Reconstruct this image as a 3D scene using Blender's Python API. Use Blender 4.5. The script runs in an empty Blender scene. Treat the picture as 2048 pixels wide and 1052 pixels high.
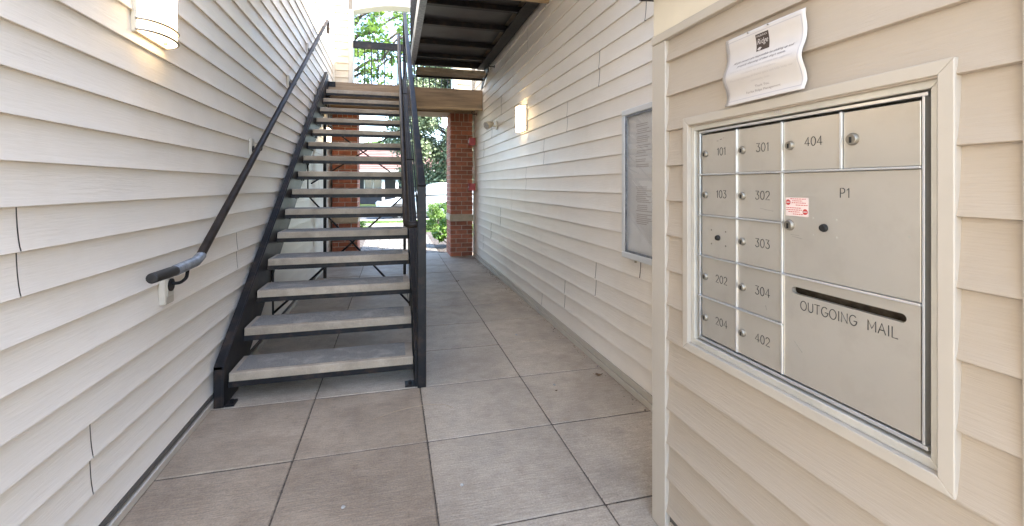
import bpy, bmesh, math, random
import numpy as np
from mathutils import Vector, Matrix, noise as mnoise
R = math.radians
random.seed(7)
rng = np.random.default_rng(11)
S = bpy.context.scene
COL = S.collection

# ------------------------------------------------------------------ camera, light, exposure
cam = bpy.data.cameras.new('camera')
camo = bpy.data.objects.new('camera', cam); COL.objects.link(camo)
camo.location = (0, 0, 1.28)
camo.rotation_euler = (R(90), 0, R(-14.68))
cam.lens = 16.0; cam.sensor_width = 36.0; cam.sensor_fit = 'HORIZONTAL'
cam.shift_y = -0.0759
cam.clip_start = 0.02; cam.clip_end = 600
S.camera = camo

SUN_DIR = Vector((math.cos(R(52)) * math.cos(R(-32)), math.cos(R(52)) * math.sin(R(-32)), math.sin(R(52))))
world = bpy.data.worlds.new('World'); S.world = world; world.use_nodes = True
wn = world.node_tree; wn.nodes.clear()
wo = wn.nodes.new('ShaderNodeOutputWorld'); wb = wn.nodes.new('ShaderNodeBackground'); ws = wn.nodes.new('ShaderNodeTexSky')
ws.sky_type = 'NISHITA'; ws.sun_disc = False
ws.sun_elevation = R(52); ws.sun_rotation = math.atan2(SUN_DIR.x, SUN_DIR.y)
ws.air_density = 1.0; ws.dust_density = 1.0; ws.ozone_density = 1.0
wb.inputs['Strength'].default_value = 0.15
wn.links.new(ws.outputs[0], wb.inputs[0]); wn.links.new(wb.outputs[0], wo.inputs[0])

sl = bpy.data.lights.new('sun', 'SUN'); slo = bpy.data.objects.new('sun', sl); COL.objects.link(slo)
sl.energy = 3.0; sl.angle = R(0.53); sl.color = (1.0, 0.95, 0.87)
slo.rotation_euler = SUN_DIR.to_track_quat('Z', 'Y').to_euler()
LAMP = 1.1

S.view_settings.view_transform = 'Standard'; S.view_settings.look = 'None'
S.view_settings.gamma = 1.0; S.view_settings.use_curve_mapping = False
S.view_settings.exposure = 3.34
S.render.engine = 'CYCLES'
cy = S.cycles
cy.use_denoising = True
try:
    cy.denoiser = 'OPENIMAGEDENOISE'
except Exception:
    pass
cy.max_bounces = 10; cy.diffuse_bounces = 6; cy.glossy_bounces = 4; cy.transmission_bounces = 6; cy.transparent_max_bounces = 8
cy.sample_clamp_indirect = 6.0; cy.caustics_reflective = False; cy.caustics_refractive = False

# ------------------------------------------------------------------ materials
def nodes_of(m):
    return m.node_tree.nodes, m.node_tree.links

def mat(name, col, rough=0.5, metal=0.0, var=0.08, vscale=(3, 3, 3), bump=0.0, bscale=(30, 30, 30), bdist=0.002,
        col2=None, rand=0.0, spec=0.5, detail=4.0, stain=0.0, stain_col=(0.1, 0.08, 0.06), stain_scale=1.2, coat=0.0, rvar=0.0, trans=0.0, streak=0.0, sscale=None, speck=0.0, blotch=0.0):
    m = bpy.data.materials.new(name); m.use_nodes = True
    N, L = nodes_of(m)
    b = N['Principled BSDF']
    b.inputs['Roughness'].default_value = rough; b.inputs['Metallic'].default_value = metal
    b.inputs['Specular IOR Level'].default_value = spec
    if coat: b.inputs['Coat Weight'].default_value = coat
    geo = N.new('ShaderNodeNewGeometry')
    def noise(scale, det=detail, rgh=0.6):
        mp = N.new('ShaderNodeVectorMath'); mp.operation = 'MULTIPLY'; mp.inputs[1].default_value = scale
        L.new(geo.outputs['Position'], mp.inputs[0])
        n = N.new('ShaderNodeTexNoise'); n.inputs['Scale'].default_value = 1.0; n.inputs['Detail'].default_value = det; n.inputs['Roughness'].default_value = rgh
        L.new(mp.outputs[0], n.inputs['Vector']); return n
    n1 = noise(vscale)
    ramp = N.new('ShaderNodeValToRGB')
    c2 = col2 if col2 else tuple(c * (1 - 2.2 * var) for c in col)
    c1 = tuple(min(1, c * (1 + var)) for c in col)
    ramp.color_ramp.elements[0].position = 0.3; ramp.color_ramp.elements[1].position = 0.7
    ramp.color_ramp.elements[0].color = (*c2, 1); ramp.color_ramp.elements[1].color = (*c1, 1)
    L.new(n1.outputs['Fac'], ramp.inputs['Fac'])
    out = ramp.outputs['Color']
    if stain > 0:
        n3 = noise((stain_scale,) * 3, 5.0, 0.65)
        mr = N.new('ShaderNodeMapRange'); mr.inputs['From Min'].default_value = 0.5; mr.inputs['From Max'].default_value = 0.75; mr.inputs['To Max'].default_value = stain
        L.new(n3.outputs['Fac'], mr.inputs['Value'])
        mx = N.new('ShaderNodeMix'); mx.data_type = 'RGBA'
        L.new(mr.outputs[0], mx.inputs['Factor']); L.new(out, mx.inputs['A']); mx.inputs['B'].default_value = (*stain_col, 1)
        out = mx.outputs['Result']
    if blotch > 0:
        for sc_, lo_, hi_ in ((0.9, .46, .62), (4.5, .52, .70), (14.0, .56, .74)):
            nb_ = noise((sc_,) * 3, 5.0, 0.62)
            mr = N.new('ShaderNodeMapRange'); mr.inputs['From Min'].default_value = lo_; mr.inputs['From Max'].default_value = hi_; mr.inputs['To Max'].default_value = blotch
            L.new(nb_.outputs['Fac'], mr.inputs['Value'])
            mx = N.new('ShaderNodeMix'); mx.data_type = 'RGBA'
            L.new(mr.outputs[0], mx.inputs['Factor']); L.new(out, mx.inputs['A']); mx.inputs['B'].default_value = (*stain_col, 1)
            out = mx.outputs['Result']
    for amt, sc_ in ((streak, sscale or bscale), (speck, (125, 125, 125))):
        if amt > 0:
            ns_ = noise(sc_, 3.0, 0.7)
            mr = N.new('ShaderNodeMapRange'); mr.inputs['From Min'].default_value = 0.3; mr.inputs['From Max'].default_value = 0.7
            mr.inputs['To Min'].default_value = 1 - amt; mr.inputs['To Max'].default_value = 1 + amt
            L.new(ns_.outputs['Fac'], mr.inputs['Value'])
            h0_ = N.new('ShaderNodeHueSaturation'); L.new(mr.outputs[0], h0_.inputs['Value']); L.new(out, h0_.inputs['Color']); out = h0_.outputs['Color']
    if rand > 0:
        oi = N.new('ShaderNodeObjectInfo'); hs = N.new('ShaderNodeHueSaturation')
        mr = N.new('ShaderNodeMapRange'); mr.inputs['To Min'].default_value = 1 - rand; mr.inputs['To Max'].default_value = 1 + rand
        L.new(oi.outputs['Random'], mr.inputs['Value']); L.new(mr.outputs[0], hs.inputs['Value']); L.new(out, hs.inputs['Color'])
        out = hs.outputs['Color']
    L.new(out, b.inputs['Base Color'])
    if rvar > 0:
        n4 = noise((2.5, 2.5, 2.5), 3.0)
        mr = N.new('ShaderNodeMapRange'); mr.inputs['To Min'].default_value = rough - rvar; mr.inputs['To Max'].default_value = rough + rvar
        L.new(n4.outputs['Fac'], mr.inputs['Value']); L.new(mr.outputs[0], b.inputs['Roughness'])
    if bump > 0:
        n2 = noise(bscale, 5.0, 0.6)
        bp = N.new('ShaderNodeBump'); bp.inputs['Strength'].default_value = bump; bp.inputs['Distance'].default_value = bdist
        L.new(n2.outputs['Fac'], bp.inputs['Height']); L.new(bp.outputs[0], b.inputs['Normal'])
    if trans > 0:
        tr = N.new('ShaderNodeBsdfTranslucent'); ms = N.new('ShaderNodeMixShader'); ms.inputs[0].default_value = trans
        L.new(out, tr.inputs['Color']); L.new(b.outputs[0], ms.inputs[1]); L.new(tr.outputs[0], ms.inputs[2])
        L.new(ms.outputs[0], N['Material Output'].inputs['Surface'])
    return m

M = {}
M['siding'] = mat('vinyl_siding', (0.72, 0.665, 0.592), 0.42, var=0.03, vscale=(1.5, 1.0, 3), bump=0.6, bscale=(60, 9, 130), bdist=0.0018, streak=0.010, sscale=(60, 7, 120), rand=0.02, rvar=0.07, stain=0.18, stain_col=(0.46, 0.39, 0.30), stain_scale=2.3)
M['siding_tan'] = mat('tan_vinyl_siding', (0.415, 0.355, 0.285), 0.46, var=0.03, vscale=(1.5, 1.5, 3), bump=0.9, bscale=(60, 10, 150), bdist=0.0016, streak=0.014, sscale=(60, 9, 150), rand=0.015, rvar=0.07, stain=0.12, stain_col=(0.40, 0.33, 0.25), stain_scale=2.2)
M['backing'] = mat('sheathing', (0.10, 0.09, 0.08), 0.8)
M['trim'] = mat('beige_vinyl_trim', (0.46, 0.415, 0.35), 0.4, var=0.03, vscale=(4, 4, 4), bump=0.1, bscale=(40, 40, 40), bdist=0.0008, stain=0.12, stain_col=(0.42, 0.38, 0.31), stain_scale=3.0)
M['fascia'] = mat('cream_fascia', (0.67, 0.60, 0.47), 0.5, var=0.04, bump=0.1, bscale=(50, 50, 50), bdist=0.0008)
M['siding_cream'] = mat('cream_siding', (0.60, 0.50, 0.36), 0.5, var=0.03, bump=0.3, bscale=(7, 60, 120), bdist=0.0012)
M['plaster'] = mat('white_plaster', (0.80, 0.79, 0.76), 0.7, var=0.02)
M['concrete'] = mat('broomed_concrete', (0.44, 0.365, 0.278), 0.6, var=0.10, vscale=(2.2, 2.2, 2.2), bump=0.9, bscale=(14, 120, 40), bdist=0.0035, rand=0.07, streak=0.17, sscale=(11, 115, 40), speck=0.22, blotch=0.34, stain=0.7, stain_col=(0.20, 0.155, 0.115), stain_scale=1.7, rvar=0.12, detail=8)
M['concrete_brown'] = mat('brown_concrete', (0.345, 0.268, 0.190), 0.62, var=0.12, vscale=(2.2, 2.2, 2.2), bump=0.9, bscale=(14, 120, 40), bdist=0.0035, rand=0.06, streak=0.17, sscale=(11, 115, 40), speck=0.22, blotch=0.4, stain=0.7, stain_col=(0.15, 0.105, 0.07), stain_scale=1.7, rvar=0.12, detail=8)  # browner base tone, given to the near slabs on the stair side
M['joint'] = mat('joint_dirt', (0.125, 0.10, 0.075), 0.95, var=0.3, vscale=(60, 60, 60), bump=0.6, bscale=(150, 150, 150), bdist=0.004)
M['tread'] = mat('precast_concrete', (0.40, 0.325, 0.24), 0.7, blotch=0.35, speck=0.12, var=0.12, vscale=(6, 6, 6), bump=0.5, bscale=(90, 90, 90), bdist=0.0018, rand=0.05, stain=0.6, stain_col=(0.17, 0.125, 0.085), stain_scale=5)
M['grit'] = mat('worn_grit', (0.20, 0.18, 0.155), 0.75, var=0.5, vscale=(200, 200, 200), col2=(0.075, 0.07, 0.063), bump=1.0, bscale=(200, 200, 200), bdist=0.003, stain=0.75, stain_col=(0.36, 0.33, 0.28), stain_scale=9)
M['steel'] = mat('black_painted_steel', (0.012, 0.012, 0.014), 0.45, spec=0.22, var=0.25, vscale=(5, 5, 5), bump=0.15, bscale=(50, 50, 50), bdist=0.001, rvar=0.12, stain=0.6, stain_col=(0.075, 0.047, 0.03), stain_scale=11)
M['pan'] = mat('painted_steel_pan', (0.042, 0.041, 0.044), 0.42, var=0.2, vscale=(5, 5, 5), bump=0.3, bscale=(30, 30, 30), bdist=0.002)
M['pipe'] = mat('worn_dark_pipe', (0.026, 0.019, 0.015), 0.5, spec=0.18, var=0.3, vscale=(14, 14, 14), rvar=0.1)
M['galv'] = mat('scuffed_grey_pipe', (0.26, 0.28, 0.31), 0.38, metal=0.5, var=0.2, vscale=(30, 30, 30), bump=0.2, bscale=(90, 90, 90), bdist=0.001)
M['rubber'] = mat('black_rubber', (0.016, 0.014, 0.013), 0.6, var=0.2)
M['wood'] = mat('weathered_timber', (0.33, 0.225, 0.135), 0.7, var=0.2, vscale=(1.6, 12, 22), bump=0.5, bscale=(3, 60, 110), bdist=0.002, stain=0.4, stain_col=(0.16, 0.11, 0.07), stain_scale=3.5, detail=7)
M['wood_pale'] = mat('pine_timber', (0.46, 0.32, 0.18), 0.65, var=0.15, vscale=(1.6, 12, 22), bump=0.3, bscale=(3, 60, 110), bdist=0.0015)  # paler timber for the walkway beam and the landing trim strip
M['brick'] = mat('red_brick', (0.37, 0.122, 0.064), 0.85, var=0.14, vscale=(14, 14, 14), bump=0.7, bscale=(120, 120, 120), bdist=0.0025, rand=0.32, stain=0.3, stain_col=(0.16, 0.06, 0.04), stain_scale=9)
M['mortar'] = mat('mortar', (0.56, 0.475, 0.385), 0.95, var=0.12, vscale=(20, 20, 20), bump=0.6, bscale=(150, 150, 150), bdist=0.003)
M['stone'] = mat('cream_cast_stone', (0.52, 0.42, 0.29), 0.85, var=0.1, vscale=(10, 10, 10), bump=0.4, bscale=(120, 120, 120), bdist=0.002)
M['alu'] = mat('brushed_aluminium', (0.60, 0.56, 0.49), 0.34, metal=0.6, var=0.04, vscale=(2, 2, 3), bump=0.10, bscale=(40, 900, 12), bdist=0.0004, rand=0.035, rvar=0.13, stain=0.28, stain_col=(0.44, 0.39, 0.32), stain_scale=13)
M['alu_bright'] = mat('bright_aluminium', (0.76, 0.77, 0.77), 0.28, metal=0.75, var=0.03, vscale=(3, 3, 3))
M['alu_dull'] = mat('dull_aluminium', (0.58, 0.555, 0.49), 0.42, metal=0.3, var=0.06, vscale=(6, 6, 6), rvar=0.06, stain=0.2, stain_col=(0.34, 0.32, 0.24), stain_scale=8)
M['case_metal'] = mat('silver_case_frame', (0.68, 0.69, 0.69), 0.35, metal=0.25, var=0.03)
M['nickel'] = mat('dull_nickel', (0.34, 0.31, 0.255), 0.5, metal=0.9, var=0.1, vscale=(40, 40, 40))
M['dark'] = mat('black_recess', (0.012, 0.011, 0.010), 0.7, var=0.2)
M['hinge'] = mat('dark_bronze_hinge', (0.16, 0.125, 0.09), 0.45, metal=0.4, var=0.3, vscale=(30, 30, 60))
M['scuff'] = mat('scuff_mark', (0.30, 0.27, 0.23), 0.6, metal=0.3, var=0.2, vscale=(90, 90, 90))
M['ink'] = mat('engraved_black', (0.03, 0.03, 0.03), 0.6, var=0.1)
M['paper'] = mat('laminated_paper', (0.57, 0.535, 0.505), 0.35, var=0.02, vscale=(8, 8, 8))
M['print'] = mat('grey_print', (0.22, 0.20, 0.19), 0.6, var=0.05)
M['print_pale'] = mat('faded_print', (0.48, 0.45, 0.44), 0.6, var=0.05)
M['border'] = mat('border_print', (0.42, 0.40, 0.42), 0.6, var=0.05)
M['logo'] = mat('brown_logo', (0.052, 0.036, 0.03), 0.5, var=0.1)
M['red'] = mat('red_print', (0.50, 0.045, 0.04), 0.5, var=0.05)
M['sticker'] = mat('pale_pink_sticker', (0.75, 0.62, 0.58), 0.4, var=0.03)
M['alarm'] = mat('red_alarm_plastic', (0.40, 0.045, 0.045), 0.4, var=0.05)
M['cream'] = mat('cream_plastic', (0.62, 0.54, 0.41), 0.45, var=0.06)
M['leaf'] = mat('maple_leaf', (0.15, 0.235, 0.04), 0.5, var=0.3, vscale=(2.2, 2.2, 2.2), col2=(0.07, 0.14, 0.028), trans=0.55)
M['leaf_grey'] = mat('grey_green_leaf', (0.19, 0.23, 0.13), 0.5, var=0.3, vscale=(1.1, 1.1, 1.1), col2=(0.07, 0.105, 0.05), trans=0.3)
M['leaf_bright'] = mat('shrub_leaf', (0.13, 0.24, 0.025), 0.45, var=0.3, vscale=(5, 5, 5), col2=(0.05, 0.125, 0.015), trans=0.35)
M['bark'] = mat('bark', (0.11, 0.085, 0.065), 0.9, var=0.3, vscale=(8, 8, 3), bump=0.8, bscale=(25, 25, 6), bdist=0.02)
M['grass'] = mat('grass_ground', (0.085, 0.12, 0.032), 0.9, var=0.3, vscale=(1.5, 1.5, 1.5), bump=0.5, bscale=(30, 30, 30), bdist=0.03)
M['blade'] = mat('grass_blade', (0.12, 0.19, 0.04), 0.6, var=0.3, vscale=(1.5, 1.5, 1.5), trans=0.3)
M['mulch'] = mat('dark_mulch', (0.075, 0.06, 0.05), 0.95, var=0.4, vscale=(30, 30, 30), bump=1.0, bscale=(60, 60, 60), bdist=0.02)
M['path'] = mat('path_concrete', (0.155, 0.138, 0.118), 0.85, var=0.2, vscale=(12, 12, 12), bump=0.6, bscale=(70, 70, 70), bdist=0.004, stain=0.6, stain_col=(0.20, 0.17, 0.14), stain_scale=6)
M['bounce_paving'] = mat('tan_bounce_paving', (0.34, 0.275, 0.205), 0.85, var=0.1)  # warm tan of the added paving that throws bounce light
M['asphalt'] = mat('asphalt', (0.055, 0.055, 0.057), 0.9, var=0.2, vscale=(10, 10, 10), bump=0.5, bscale=(90, 90, 90), bdist=0.004)
M['kerb'] = mat('kerb_concrete', (0.40, 0.38, 0.35), 0.85, var=0.12, vscale=(6, 6, 6))
M['litter'] = mat('dry_leaf', (0.20, 0.12, 0.06), 0.8, var=0.3, vscale=(40, 40, 40))
M['twig'] = mat('dry_stem', (0.36, 0.28, 0.19), 0.8)
M['pebble'] = mat('pebble_grey', (0.42, 0.40, 0.37), 0.8, var=0.2, vscale=(60, 60, 60))
M['roof'] = mat('faded_red_shingle', (0.175, 0.10, 0.088), 0.9, var=0.12, vscale=(2, 2, 10), rand=0.1)
M['far_wall'] = mat('dark_far_wall', (0.055, 0.055, 0.065), 0.8, var=0.1)
M['white_paint'] = mat('white_paint', (0.72, 0.72, 0.72), 0.5, var=0.03)
M['car'] = mat('pale_car_paint', (0.34, 0.375, 0.39), 0.22, var=0.01, coat=0.6)
M['tyre'] = mat('tyre_rubber', (0.02, 0.02, 0.02), 0.8, var=0.1)
M['chrome'] = mat('wheel_alloy', (0.55, 0.56, 0.58), 0.3, metal=0.9, var=0.03)
M['roof_edge'] = mat('dark_drip_edge', (0.05, 0.035, 0.028), 0.6, var=0.2)

def glass_mat(name, tint=(1, 1, 1), refl=0.12):
    m = bpy.data.materials.new(name); m.use_nodes = True
    N, L = nodes_of(m); N.remove(N['Principled BSDF'])
    g = N.new('ShaderNodeBsdfGlossy'); g.inputs['Roughness'].default_value = 0.03
    t = N.new('ShaderNodeBsdfTransparent'); t.inputs['Color'].default_value = (*tint, 1)
    f = N.new('ShaderNodeLayerWeight'); f.inputs['Blend'].default_value = 0.5
    pw = N.new('ShaderNodeMath'); pw.operation = 'POWER'; pw.inputs[1].default_value = 4.0
    L.new(f.outputs['Facing'], pw.inputs[0])
    ad = N.new('ShaderNodeMath'); ad.operation = 'ADD'; ad.use_clamp = True; ad.inputs[1].default_value = refl
    L.new(pw.outputs[0], ad.inputs[0])
    mx = N.new('ShaderNodeMixShader'); L.new(ad.outputs[0], mx.inputs[0]); L.new(t.outputs[0], mx.inputs[1]); L.new(g.outputs[0], mx.inputs[2])
    L.new(mx.outputs[0], N['Material Output'].inputs['Surface']); return m
M['glass'] = glass_mat('case_glass', (0.98, 0.98, 0.98), 0.10)
M['car_glass'] = mat('car_window', (0.30, 0.38, 0.42), 0.06, var=0.05, spec=0.9)
M['dark_glass'] = mat('far_window', (0.10, 0.12, 0.15), 0.1, var=0.1, spec=0.8)

def lamp_mat():
    m = bpy.data.materials.new('lit_opal_glass'); m.use_nodes = True
    N, L = nodes_of(m); b = N['Principled BSDF']
    b.inputs['Base Color'].default_value = (0.8, 0.76, 0.66, 1); b.inputs['Roughness'].default_value = 0.35
    b.inputs['Emission Color'].default_value = (1.0, 0.73, 0.42, 1)
    geo = N.new('ShaderNodeNewGeometry'); n = N.new('ShaderNodeTexNoise'); n.inputs['Scale'].default_value = 9
    L.new(geo.outputs['Position'], n.inputs['Vector'])
    mr = N.new('ShaderNodeMapRange'); mr.inputs['To Min'].default_value = LAMP * 0.9; mr.inputs['To Max'].default_value = LAMP * 1.1
    L.new(n.outputs['Fac'], mr.inputs['Value']); L.new(mr.outputs[0], b.inputs['Emission Strength'])
    return m
M['opal'] = lamp_mat()

# ------------------------------------------------------------------ helpers
def tag(o, label=None, cat=None, group=None, kind=None):
    if label: o['label'] = label
    if cat: o['category'] = cat
    if group: o['group'] = group
    if kind: o['kind'] = kind
    return o

def link(o, parent=None):
    COL.objects.link(o)
    if parent is not None:
        o.parent = parent
        w = Vector((0, 0, 0)); p = parent
        while p is not None:
            w = Vector(p['_w']) if '_w' in p else w
            break
        o.matrix_parent_inverse = Matrix.Translation(-w)
    return o

WORLD = {}
def setw(o, loc): WORLD[o.name] = Vector(loc)
def attach(o, parent):
    """link o (whose data/location is in world coordinates) and parent it without moving it"""
    COL.objects.link(o)
    if parent is not None:
        o.parent = parent
        o.matrix_parent_inverse = Matrix.Translation(-WORLD.get(parent.name, Vector((0, 0, 0))))
    WORLD[o.name] = Vector(o.location)
    return o

def empty(name, loc, **kw):
    o = bpy.data.objects.new(name, None); o.location = loc; o.empty_display_size = 0.1
    attach(o, None); tag(o, **kw); return o

class MB:
    def __init__(s): s.v = []; s.f = []
    def add(s, vs, fs):
        k = len(s.v); s.v += [tuple(v) for v in vs]; s.f += [tuple(i + k for i in f) for f in fs]; return s
    def box(s, x0, x1, y0, y1, z0, z1):
        return s.add([(x0, y0, z0), (x1, y0, z0), (x1, y1, z0), (x0, y1, z0), (x0, y0, z1), (x1, y0, z1), (x1, y1, z1), (x0, y1, z1)],
                     [(0, 3, 2, 1), (4, 5, 6, 7), (0, 1, 5, 4), (1, 2, 6, 5), (2, 3, 7, 6), (3, 0, 4, 7)])
    def bar(s, a, b, w, h, up=(0, 0, 1)):
        a = Vector(a); b = Vector(b); d = (b - a).normalized(); u = Vector(up)
        sx = d.cross(u)
        if sx.length < 1e-5: sx = d.cross(Vector((1, 0, 0)))
        sx.normalize(); uu = sx.cross(d).normalized()
        vs = []
        for p in (a, b):
            for i, j in ((-1, -1), (1, -1), (1, 1), (-1, 1)):
                vs.append(p + sx * (w / 2 * i) + uu * (h / 2 * j))
        return s.add(vs, [(3, 2, 1, 0), (4, 5, 6, 7), (0, 1, 5, 4), (1, 2, 6, 5), (2, 3, 7, 6), (3, 0, 4, 7)])
    def tube(s, pts, r, n=12, cap=True):
        pts = [Vector(p) for p in pts]
        rs = r if isinstance(r, (list, tuple)) else [r] * len(pts)
        prev = None; rings = []
        for i, p in enumerate(pts):
            d = (pts[min(i + 1, len(pts) - 1)] - pts[max(i - 1, 0)]).normalized()
            if prev is None:
                a = d.orthogonal().normalized()
            else:
                a = prev - d * prev.dot(d)
                a = a.normalized() if a.length > 1e-6 else d.orthogonal().normalized()
            prev = a; b = d.cross(a)
            rings.append([p + (a * math.cos(2 * math.pi * k / n) + b * math.sin(2 * math.pi * k / n)) * rs[i] for k in range(n)])
        vs = [v for q in rings for v in q]; fs = []
        for i in range(len(pts) - 1):
            for k in range(n):
                fs.append((i * n + k, i * n + (k + 1) % n, (i + 1) * n + (k + 1) % n, (i + 1) * n + k))
        if cap:
            fs.append(tuple(range(n - 1, -1, -1))); fs.append(tuple((len(pts) - 1) * n + k for k in range(n)))
        return s.add(vs, fs)
    def extr(s, poly, fn, d0, d1):
        """extrude a 2-D polygon; fn(a, b, d) gives the 3-D point"""
        n = len(poly)
        vs = [fn(a, b, d0) for a, b in poly] + [fn(a, b, d1) for a, b in poly]
        fs = [tuple(range(n - 1, -1, -1)), tuple(range(n, 2 * n))] + [(i, (i + 1) % n, n + (i + 1) % n, n + i) for i in range(n)]
        return s.add(vs, fs)
    def mesh(s, name, smooth=False, fix=True):
        me = bpy.data.meshes.new(name); me.from_pydata(s.v, [], s.f); me.update()
        if fix:
            bm = bmesh.new(); bm.from_mesh(me); bmesh.ops.recalc_face_normals(bm, faces=bm.faces); bm.to_mesh(me); bm.free()
        if smooth:
            me.polygons.foreach_set('use_smooth', [True] * len(me.polygons))
        return me
    def build(s, name, m, parent=None, loc=(0, 0, 0), smooth=False, bevel=0, **kw):
        me = s.mesh(name, smooth); me.materials.append(m)
        o = bpy.data.objects.new(name, me); o.location = loc
        attach(o, parent); tag(o, **kw)
        if bevel:
            b = o.modifiers.new('bevel', 'BEVEL'); b.width = bevel; b.segments = 2; b.limit_method = 'ANGLE'; b.angle_limit = R(40)
        if smooth:
            smooth_angle(o)
        return o

def smooth_angle(o, ang=40):
    me = o.data
    bm = bmesh.new(); bm.from_mesh(me)
    for e in bm.edges:
        if len(e.link_faces) == 2 and e.calc_face_angle(0) > R(ang): e.smooth = False
    bm.to_mesh(me); bm.free()

CH = {}
def chamfer(sx, sy, sz, c, seg=1):
    key = (round(sx, 4), round(sy, 4), round(sz, 4), c, seg)
    if key not in CH:
        bm = bmesh.new(); bmesh.ops.create_cube(bm, size=1.0)
        bmesh.ops.scale(bm, vec=(sx, sy, sz), verts=bm.verts)
        bmesh.ops.bevel(bm, geom=list(bm.edges), offset=c, segments=seg, affect='EDGES', profile=0.5)
        me = bpy.data.meshes.new('block'); bm.to_mesh(me); bm.free(); CH[key] = me
    return CH[key]
def block(name, x0, x1, y0, y1, z0, z1, c, m, parent=None, seg=1, **kw):
    me = chamfer(x1 - x0, y1 - y0, z1 - z0, c, seg)
    key = (id(me), m.name)
    if not me.materials: me.materials.append(m)
    elif me.materials[0] != m:
        me = me.copy(); me.materials.clear(); me.materials.append(m)
    o = bpy.data.objects.new(name, me); o.location = ((x0 + x1) / 2, (y0 + y1) / 2, (z0 + z1) / 2)
    attach(o, parent); tag(o, **kw); return o

def fillet(pts, r, n=6):
    """round the inner corners of a polyline"""
    pts = [Vector(p) for p in pts]; out = [pts[0]]
    for i in range(1, len(pts) - 1):
        a = (pts[i - 1] - pts[i]); b = (pts[i + 1] - pts[i])
        rr = min(r, a.length * 0.45, b.length * 0.45)
        p0 = pts[i] + a.normalized() * rr; p1 = pts[i] + b.normalized() * rr
        for k in range(n + 1):
            t = k / n
            out.append((1 - t) ** 2 * p0 + 2 * t * (1 - t) * pts[i] + t * t * p1)
    out.append(pts[-1]); return out

# dimensions shared by the builders
XL, XR, XB = -1.02, 1.44, 0.985        # siding planes: stair side, far side, mailbox enclosure
YE = 8.52                              # back wall of the stair shaft
CR = 0.127                             # siding course

# ------------------------------------------------------------------ floor of loose-laid slabs
floor = MB().box(-1.3, 1.9, -2.2, 8.70, -0.16, -0.0045).build('floor', M['joint'], kind='structure')
xs = [-1.045, -0.45, 0.168, 0.826, 1.47]
ys = [1.673 + 0.6335 * k for k in range(-5, 12)]
ys[-1] = 8.70
for i in range(4):
    for j in range(len(ys) - 1):
        g = 0.0026; gy = 0.0042
        x0, x1, y0, y1 = xs[i] + g, xs[i + 1] - g, ys[j] + gy, ys[j + 1] - gy
        if i == 3 and y1 > 8.6: x1 = 1.47
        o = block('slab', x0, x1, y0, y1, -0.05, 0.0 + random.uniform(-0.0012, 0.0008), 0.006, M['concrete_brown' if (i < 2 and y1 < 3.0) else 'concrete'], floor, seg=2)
        o.location.z += random.uniform(-0.001, 0.001)
# grit that has gathered in the long joints
mb = MB()
for jx, dens in ((-0.45, 420), (0.168, 420), (0.826, 260)):
    for k in range(dens):
        y = random.uniform(0.4, 4.5) if random.random() < .75 else random.uniform(4.5, 8.5)
        s = random.uniform(0.0015, 0.0042); x = jx + random.gauss(0, 0.0035)
        q = [Vector((random.gauss(0, 1), random.gauss(0, 1), random.gauss(0, 1))).normalized() * s for _ in range(4)]
        c = Vector((x, y, -0.003 + s * 0.8)); mb.add([c + a for a in q], [(0, 1, 2), (0, 2, 3), (0, 3, 1), (1, 3, 2)])
for k in range(500):
    y = random.uniform(5.2, 8.2) if random.random() < .8 else random.uniform(2, 5); x = 1.40 - abs(random.gauss(0, 0.035)); s = random.uniform(0.002, 0.007)
    q = [Vector((random.gauss(0, 1), random.gauss(0, 1), random.gauss(0, .6))).normalized() * s for _ in range(4)]
    c = Vector((x, y, s * 0.6)); mb.add([c + a for a in q], [(0, 1, 2), (0, 2, 3), (0, 3, 1), (1, 3, 2)])
mb.build('floor_grit', M['joint'], kind='stuff', label='dark grit and crumbs gathered in the slab joints')

# ------------------------------------------------------------------ siding
PROFILE = [(0.0015, 1.0), (0.0025, 0.8), (0.0045, 0.55), (0.0078, 0.3), (0.0120, 0.1), (0.0150, 0.02), (0.0152, 0.0), (0.0125, -0.012), (0.0005, -0.012)]
SIDE = {}
def siding_mesh(length, courses, m):
    key = (round(length, 3), courses, m.name)
    if key not in SIDE:
        vs, fs = [], []; dk = 0.80 if m.name == 'vinyl_siding' else 1.0
        nseg = max(1, int(length / 0.6)); n = len(PROFILE)
        for c in range(courses):
            base = len(vs)
            for k in range(nseg + 1):
                y = length * k / nseg
                for d, z in PROFILE:
                    wob = 0.0005 * mnoise.noise((y * 1.3 + length * 7, c * 5.1, 2.0)) if d > 0.004 else 0
                    vs.append((d * dk + wob, y, (c + z) * CR))
            for k in range(nseg):
                for i in range(n - 1):
                    a = base + k * n + i
                    fs.append((a, a + 1, a + n + 1, a + n))
        me = bpy.data.meshes.new('siding_panel'); me.from_pydata(vs, [], fs); me.update()
        bm = bmesh.new(); bm.from_mesh(me)
        bm.normal_update()
        if sum(f.normal.x * f.calc_area() for f in bm.faces) < 0:
            bmesh.ops.reverse_faces(bm, faces=bm.faces)
        for f in bm.faces: f.smooth = True
        for e in bm.edges:
            if len(e.link_faces) == 2 and e.calc_face_angle(0) > R(30): e.smooth = False
        bm.to_mesh(me); bm.free()
        me.materials.append(m); SIDE[key] = me
    return SIDE[key]

def place_panel(parent, facing, plane, a0, a1, z, courses, m, lift=0.0):
    L_ = a1 - a0
    o = bpy.data.objects.new('siding_panel', siding_mesh(L_, courses, m))
    if facing == '+x': o.location = (plane + lift, a0, z)
    elif facing == '-x': o.location = (plane - lift, a1, z); o.rotation_euler.z = math.pi
    elif facing == '-y': o.location = (a0, plane - lift, z); o.rotation_euler.z = -math.pi / 2
    elif facing == '+y': o.location = (a1, plane + lift, z); o.rotation_euler.z = math.pi / 2
    attach(o, parent); return o

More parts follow.
